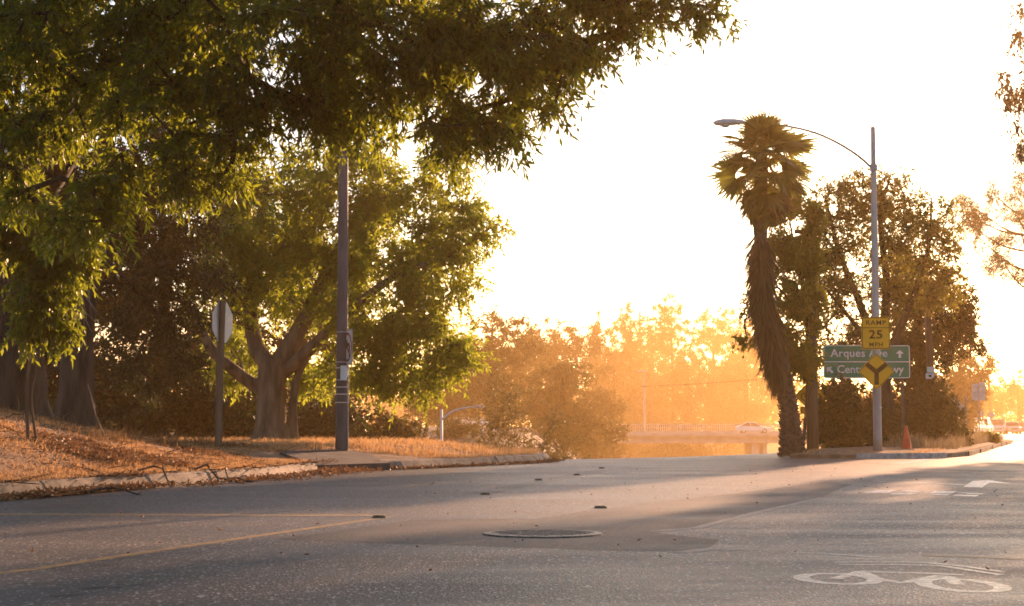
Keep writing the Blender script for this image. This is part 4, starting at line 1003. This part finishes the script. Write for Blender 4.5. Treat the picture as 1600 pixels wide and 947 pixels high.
# ------------------------------------------------------------------ left lamp pole, signs, stop sign
LY = 33.4; s = LY / F; p = Vector(((534.5 - 800) * s, LY, .16))
lp2 = empty('lamp_pole', p, label='dark tapered lamp pole on the left verge rising into the leaves', cat='street lamp')
mb = MB(); mb.lathe([(.125, 0), (.118, .5), (.112, 2.0), (.095, 5.0), (.075, 8.2)], 18); mb.build('pole', M['darksteel'], lp2, smooth=True)
mb = MB(); mb.lathe([(.21, -.05), (.21, .04), (.15, .06), (.13, .10)], 16); mb.build('base', M['darksteel'], lp2)
for py in (519, 566, 575, 594, 605, 616, 629):
    z = at(535, py, LY).z - p.z; mb = MB(); mb.lathe([(.121, -.009), (.124, -.009), (.124, .009), (.121, .009)], 18, (0, 0, z)); mb.build('band', M['alu'], lp2)
mb = MB(); mb.tube([(.125, -.02, .2), (.125, -.02, 1.95)], .012, 6); mb.build('conduit', M['steel'], lp2)
t = sign_root(543, 542.5, LY - .13, math.radians(-67), 'white no left turn sign with a red circle on the left lamp pole')
w = .60; h = 55 * s
plate(t, rrect(w, h, .03), M['white'])
n_ = 28; cir = lambda r_, e=1.05: [(r_ * math.cos(2 * math.pi * k / n_), r_ * e * math.sin(2 * math.pi * k / n_)) for k in range(n_)]
outline(rrect(w * .97, h * .97, .025), rrect(w * .94, h * .945, .02), t, M['black'], -.0035)
outline(cir(.27), cir(.225), t, M['red'], -.0055, name='red_circle')
flat(t, bar((-.17, .19), (.17, -.19), .045), M['red'], 'slash', -.0065)
flat(t, [(.09, -.19), (.15, -.19), (.15, .02), (.11, .08), (-.02, .085), (-.02, .14), (-.16, .055), (-.02, -.03), (-.02, .025), (.07, .02), (.09, 0)], M['black'], 'arrow_symbol', -.005)
# small arrow plate bent round the pole
pz = at(541.5, 583, LY).z
t = empty('arrow_plate', Vector((at(541.5, 583, LY).x - .02, LY - .135, pz)), math.radians(20), label='small bent plate with a white arrow below the no left turn sign', cat='road sign')
mb = MB(); rg = []
for k in range(9):
    a = math.radians(-70 + 130 * k / 8); rg.append([Vector((.085 * math.sin(a), .06 - .085 * math.cos(a), z)) for z in (-.14, .14)] + [Vector((.081 * math.sin(a), .06 - .081 * math.cos(a), z)) for z in (.14, -.14)])
mb.loft(rg); mb.build('panel', M['white'], t)
mb = MB(); rg = []
for k in range(4):
    a = math.radians(22 + 38 * k / 3); e = .02 + .115 * (1 - k / 3)
    rg.append([Vector((.0875 * math.sin(a), .06 - .0875 * math.cos(a), z)) for z in (.135, e)])
mb.loft(rg, closed=False); rg = [[Vector((v.x, v.y, -v.z)) for v in r_][::-1] for r_ in rg]; mb.loft(rg, closed=False); mb.build('dark_corners', M['black'], t)

SY = 31.0; s = SY / F; p = vbase(343, SY); p.z += .03
t = empty('stop_sign', p, math.radians(0), label='octagonal stop sign seen from behind on a weathered wooden post', cat='road sign')
zc = at(345, 503, SY).z - p.z; hp_ = at(345, 470, SY).z - p.z
mb = MB(); mb.tube([(0, 0, -.1), (.0, 0, hp_ * .5), (.035, 0, hp_)], [.072, .068, .066], 4); po = mb.build('post', M['wood'], t)
oc = [(.395 * math.cos(math.radians(22.5 + 45 * k)), .395 * math.sin(math.radians(22.5 + 45 * k))) for k in range(8)]
mb = MB(); mb.prism(oc, -.002, .002); pn = mb.build('panel', M['alu'], t, (.03, .085, zc)); pn.rotation_euler = (0, 0, math.radians(70))
mb = MB(); mb.prism([(x * .97, z * .97) for x, z in oc], .0025, .0045); mb.build('red_face', M['red'], pn)

# ------------------------------------------------------------------ far lamp on the slope
FY = 92; s = FY / F; p = hbase(690, FY); p.z += .1
t = empty('far_lamp', p, label='slim pale street lamp with a curved arm rising from the slope at the left', cat='street lamp')
zt = at(690, 640, FY).z - p.z
mb = MB(); mb.lathe([(.10, 0), (.085, zt * .6), (.06, zt)], 10); mb.build('pole', M['lamp'], t, smooth=True)
ap = [at(px, py, FY) - p for px, py in ((691, 655), (702, 646), (715, 640), (730, 637), (742, 635.5))]
P, R = smooth_path(ap, [.065, .06, .055, .05, .05], 3); mb = MB(); mb.tube([Vector(v) for v in P], list(R), 7); mb.build('arm', M['lamp'], t, smooth=True)
lamp_head(t, ap[-1], .5, -1)

# ------------------------------------------------------------------ bridge
BRY = 221; s = BRY / F
bx0, bx1 = (962 - 800) * s, (1420 - 800) * s
br = empty('road_bridge', Vector((bx0, BRY, 0)), label='hazy concrete road bridge with a railing crossing the cutting', cat='bridge')
Lb = bx1 - bx0
mb = MB(); mb.box((Lb / 2, 4.5, -.25), (Lb, 9.4, .5)); mb.build('deck', M['bridge'], br)
mb = MB(); mb.box((Lb / 2, .6, -.87), (Lb, .5, .70)); mb.box((Lb / 2, 8.4, -.85), (Lb, .5, .66)); mb.build('girder', M['bridge'], br)
mb = MB(); mb.box((Lb / 2, -.33, -.12), (Lb, .22, .36)); mb.build('edge_beam', M['bridge'], br)
mb = MB(); mb.box((Lb / 2, 8.9, .15), (Lb, .2, .28)); mb.build('rear_kerb', M['bridge'], br)
mb = MB(); z0 = .28
for k in range(int(Lb / 3) + 1): mb.box((k * 3 + .1, 8.9, 0.72), (.12, .10, .94))
mb.build('railing_post', M['bridge'], br); mb = MB(); mb.box((Lb / 2, 8.9, 1.2), (Lb, .12, .10)); mb.box((Lb / 2, 8.9, .75), (Lb, .06, .06)); mb.build('handrail', M['bridge'], br)
mb = MB()
for k in range(int(Lb / .28)): mb.box((k * .28, 8.9, .72), (.10, .04, .86))
tag(mb.build('railing_bars', M['bridge'], br), kind='stuff')
for px in (1181, 1196):
    x = (px - 800) * s - bx0; mb = MB(); mb.box((x, 4.5, -4.1), (.95 if px == 1181 else .5, 7, 5.8)); mb.build('pier', M['bridge'], br)
zt = at(1007, 578, BRY + 9).z
t = empty('bridge_lamp', Vector((at(1007, 660, BRY + 9.3).x, BRY + 9.3, -.2)), label='pale lamp post standing behind the left end of the bridge railing', cat='street lamp')
mb = MB(); mb.lathe([(.14, -.0), (.12, 4), (.08, zt)], 8); mb.build('pole', M['lamp'], t)
mb = MB(); mb.box((-.25, 0, zt + .05), (1.3, .25, .16)); mb.build('lamp_head', M['lamp'], t)

# wires
def wire(a, b, sag, label, rad=.012):
    pts = [a.lerp(b, k / 14) + Vector((0, 0, -sag * (1 - (2 * k / 14 - 1) ** 2))) for k in range(15)]
    mb = MB(); mb.tube([p - a for p in pts], rad, 5); mb.build('power_line', M['wire'], None, a, label=label, cat='wire')
wire(at(1000, 604, 130), at(1262, 584, 128), .15, 'thin dark wire crossing the haze left of the palm', .016)

# ------------------------------------------------------------------ cars
def make_car(paint, kind='sedan'):
    root = empty('parked_car', (0, 0, 0))
    if kind == 'van': L, Wd, hb, hr = 4.9, 1.95, 1.12, 1.90; st = [(-2.45, .55, .78), (-2.3, .85, .92), (-1.6, .97, 1.08), (-1.2, .98, 1.12), (2.3, .98, 1.12), (2.43, .92, 1.05)]; gh = [(-1.75, 1.08), (-.75, 1.86), (2.15, 1.88), (2.40, 1.10)]
    elif kind == 'suv': L, Wd, hb, hr = 4.7, 1.9, 1.08, 1.74; st = [(-2.35, .6, .72), (-2.2, .86, .90), (-1.2, .94, 1.04), (-.9, .95, 1.06), (2.2, .95, 1.08), (2.34, .88, .98)]; gh = [(-1.15, 1.04), (-.25, 1.70), (1.75, 1.70), (2.28, 1.06)]
    else: L, Wd, hb, hr = 4.6, 1.8, .92, 1.43; st = [(-2.3, .55, .62), (-2.15, .80, .74), (-1.0, .90, .90), (0, .90, .92), (1.6, .89, .95), (2.15, .82, .92), (2.29, .72, .80)]; gh = [(-1.05, .88), (-.2, 1.40), (.95, 1.41), (1.85, .93)]
    mb = MB(); rings = []
    for y, w, zt in st:
        z0 = .24 if abs(y) < 2.2 else .32
        rings.append([Vector((sx * w * k, y, z)) for sx, k, z in ((-1, .86, z0), (-1, 1, z0 + .14), (-1, 1.01, z0 + (zt - z0) * .6), (-1, .94, zt), (-.5, 1, zt + .025), (.5, 1, zt + .025), (1, .94, zt), (1, 1.01, z0 + (zt - z0) * .6), (1, 1, z0 + .14), (1, .86, z0))])
    mb.loft(rings); body = bevel(mb.build('body', paint, root, smooth=False), .03, 2)
    w0, w1 = st[2][1] * .93, st[2][1] * .74
    (ya, za), (yb, zb_), (yc, zc_), (yd, zd) = gh
    mb = MB(); B = [(-w0, ya, za), (w0, ya, za), (w1, yb, zb_), (-w1, yb, zb_), (-w0, yd, zd), (w0, yd, zd), (w1, yc, zc_), (-w1, yc, zc_)]
    mb.add(B, [(0, 1, 2, 3), (5, 4, 7, 6)]); mb.add([B[i] for i in (0, 3, 7, 4, 1, 2, 6, 5)], [(0, 1, 2, 3), (7, 6, 5, 4)])
    mb.build('window', M['glass'], root)
    mb = MB(); mb.loft([[Vector((sx * w1 * k, y, z + dz)) for sx, k, dz in ((-1, 1.03, -.02), (-1, .96, .03), (-.4, 1, .055), (.4, 1, .055), (1, .96, .03), (1, 1.03, -.02))] for y, z in ((yb - .06, zb_ - .01), (yb + .3, zb_ + .01), (yc - .3, zc_ + .01), (yc + .06, zc_ - .01))])
    mb.build('roof', paint, root, smooth=True)
    for sx in (-1, 1):
        for (y0, z0), (y1, z1) in (((ya, za), (yb, zb_)), ((yd, zd), (yc, zc_)), (((ya + yd) / 2, (za + zd) / 2), ((yb + yc) / 2 + .1, (zb_ + zc_) / 2))):
            mb = MB(); mb.tube([(sx * w0 * 1.005, y0, z0), (sx * w1 * 1.015, y1, z1)], .045, 5); mb.build('pillar', paint, root)
    wy = L * .29
    for y in (-wy, wy):
        for sx in (-1, 1):
            mb = MB(); x = sx * (Wd / 2 - .13); c_ = [(y + .33 * math.cos(2 * math.pi * k / 18), .33 + .33 * math.sin(2 * math.pi * k / 18)) for k in range(18)]
            mb.add([(x - .12, a, z) for a, z in c_] + [(x + .12, a, z) for a, z in c_], [tuple(range(18)), tuple(range(35, 17, -1))] + [(i, i + 18, (i + 1) % 18 + 18, (i + 1) % 18) for i in range(18)])
            wh = mb.build('wheel', M['rubber'], root)
            mb = MB(); xx = x + sx * .123; c_ = [(y + .21 * math.cos(2 * math.pi * k / 14), .33 + .21 * math.sin(2 * math.pi * k / 14)) for k in range(14)]
            mb.add([(xx, a, z) for a, z in c_] + [(xx - sx * .01, a, z) for a, z in c_], [tuple(range(14)), tuple(range(27, 13, -1))] + [(i, i + 14, (i + 1) % 14 + 14, (i + 1) % 14) for i in range(14)]); mb.build('rim', M['rim'], wh)
    hz = st[1][2] - .12
    for sx in (-1, 1):
        mb = MB(); mb.box((sx * st[1][1] * .72, -L / 2 + .10, hz), (.34, .22, .15)); mb.build('headlight', M['headl'], root)
        mb = MB(); mb.box((sx * st[-1][1] * .86, L / 2 - .07, st[-1][2] - .12), (.22, .14, .18)); mb.build('taillight', M['taill'], root)
    mb = MB(); mb.box((0, -L / 2 + .06, .46), (1.5, .2, .2)); mb.build('bumper', M['cargrey'] if kind == 'van' else paint, root)
    mb = MB(); mb.box((0, L / 2 - .06, .46), (1.5, .2, .2)); mb.build('bumper', M['cargrey'] if kind == 'van' else paint, root)
    mb = MB(); mb.box((0, -L / 2 + .01, .60), (.8, .06, .12)); mb.build('grille', M['black'], root)
    for sx in (-1, 1):
        mb = MB(); mb.box((sx * (w0 + .10), ya + .35, za + .06), (.18, .10, .13)); mb.build('mirror', paint, root)
    return root
protos = {}
def car(kind, paint, loc, rz, label, group=None, name='parked_car'):
    key = (kind, paint)
    if key not in protos: o = protos[key] = make_car(M[paint], kind)
    else: o = copy_tree(protos[key])
    o.name = name; o.location = loc; o.rotation_euler = (0, 0, rz)
    for kk in ('group',):
        if kk in o: del o[kk]
    return tag(o, label, 'car', group)
G = 'cars parked along the street'
for kind, paint, px, Y, rz, lab in (('sedan', 'carwhite', 1484, 150, -.55, 'white car half hidden by the shrub, leftmost of the parked row'), ('van', 'carwhite', 1503, 162, -.5, 'white van second from the left in the parked row'), ('suv', 'carwhite', 1517, 172, -.45, 'pale tall car between the white van and the silver car'),
                              ('suv', 'carsilver', 1531, 182, -.40, 'silver tall car in the middle of the parked row below the square sign'), ('suv', 'carwhite', 1553, 205, -.12, 'white tall car facing the crossing, just right of the silver car'), ('sedan', 'carsilver', 1579, 205, -.15, 'silver low car separate at the right of the row'), ('sedan', 'cargrey', 1592, 222, -.15, 'grey car behind the silver low car at the far right')):
    x = (px - 800) / F * Y; car(kind, paint, (x, Y, float(H(x, Y)) + .0), rz, lab, G)
car('sedan', 'carwhite', ((1176 - 800) / F * 223.5, 223.5, .0), math.radians(90), 'white car driving across the hazy bridge', None, 'moving_car')
for kind, paint, px, Y, rz, lab in (('van', 'carwhite', 716, 250, .5, 'pale van parked at the top of the far slope'), ('sedan', 'carwhite', 746, 256, .9, 'pale car parked right of the van on the far slope')):
    x = (px - 800) / F * Y; car(kind, paint, (x, Y, float(H(x, Y)) + .0), rz, lab, 'cars parked on the far slope')

# signs far right, seen from behind
def backsign(px, Y, pytop, label, build, rz=0.0, post=.05):
    x = (px - 800) / F * Y; zt = at(px, pytop, Y).z
    t = empty('road_sign', (x, Y, .0), rz, label=label, cat='road sign', group='sign backs along the street')
    mb = MB(); mb.box((0, -.03, zt / 2), (post, post, zt)); mb.build('post', M['steel'], t); build(t, zt); return t
def dia(t, zt):
    mb = MB(); mb.prism(rot45(rrect(.62, .62, .04)), 0, .006); mb.build('panel', M['alu'], t, (0, 0, zt - .05))
backsign(1490.5, 76, 634, 'diamond sign seen from behind among the parked cars', dia)
def sq(t, zt):
    mb = MB(); mb.prism(rrect(.82, .46, .03), 0, .006); mb.build('lower_panel', M['alu'], t, (0, 0, zt - .62)); mb = MB(); mb.prism(rrect(.38, .60, .03), 0, .006); mb.build('upper_panel', M['alu'], t, (.22, 0, zt - .07))
    mb = MB(); mb.prism(rrect(.40, .50, .03), 0, .006); mb.build('upper_panel', M['alu'], t, (-.19, 0, zt - .12)); mb = MB(); mb.box((0, -.01, zt - .38), (.8, .02, .03)); mb.build('crossbar', M['steel'], t)
backsign(1528, 102, 603, 'square two-piece sign seen from behind above the parked cars', sq)
def small(t, zt):
    mb = MB(); mb.prism(rrect(.3, .42, .03), 0, .006); mb.build('panel', M['alu'], t, (0, 0, zt - .15))
backsign(1533, 140, 643, 'tiny plate on a post directly below the square sign', small)
def small2(t, zt):
    mb = MB(); mb.prism(rot45(rrect(.6, .6, .03)), 0, .006); mb.build('panel', M['alu'], t, (0, 0, zt - .15))
backsign(1547, 170, 646, 'faint diamond sign back right of the square sign', small2)
backsign(1566, 190, 655, 'thin plate on a post above the gap between the silver cars', small)
def none(t, zt):
    mb = MB(); mb.box((0, -.03, zt + .02), (.09, .09, .04)); mb.build('cap', M['steel'], t)
backsign(1507, 70, 620, 'plain thin post standing in the tall island grass', none, post=.06)

# ------------------------------------------------------------------ haze
mb = MB(); mb.box((0, 420, 15), (880, 1010, 51))
m = bpy.data.materials.new('haze'); m.use_nodes = True; t = m.node_tree; t.nodes.clear()
out = t.nodes.new('ShaderNodeOutputMaterial'); pv = t.nodes.new('ShaderNodeVolumePrincipled')
pv.inputs['Color'].default_value = HAZE_COL; pv.inputs['Density'].default_value = HAZE_DENSITY; pv.inputs['Anisotropy'].default_value = HAZE_G
t.links.new(pv.outputs[0], out.inputs['Volume'])
mb.build('haze', m, kind='stuff')
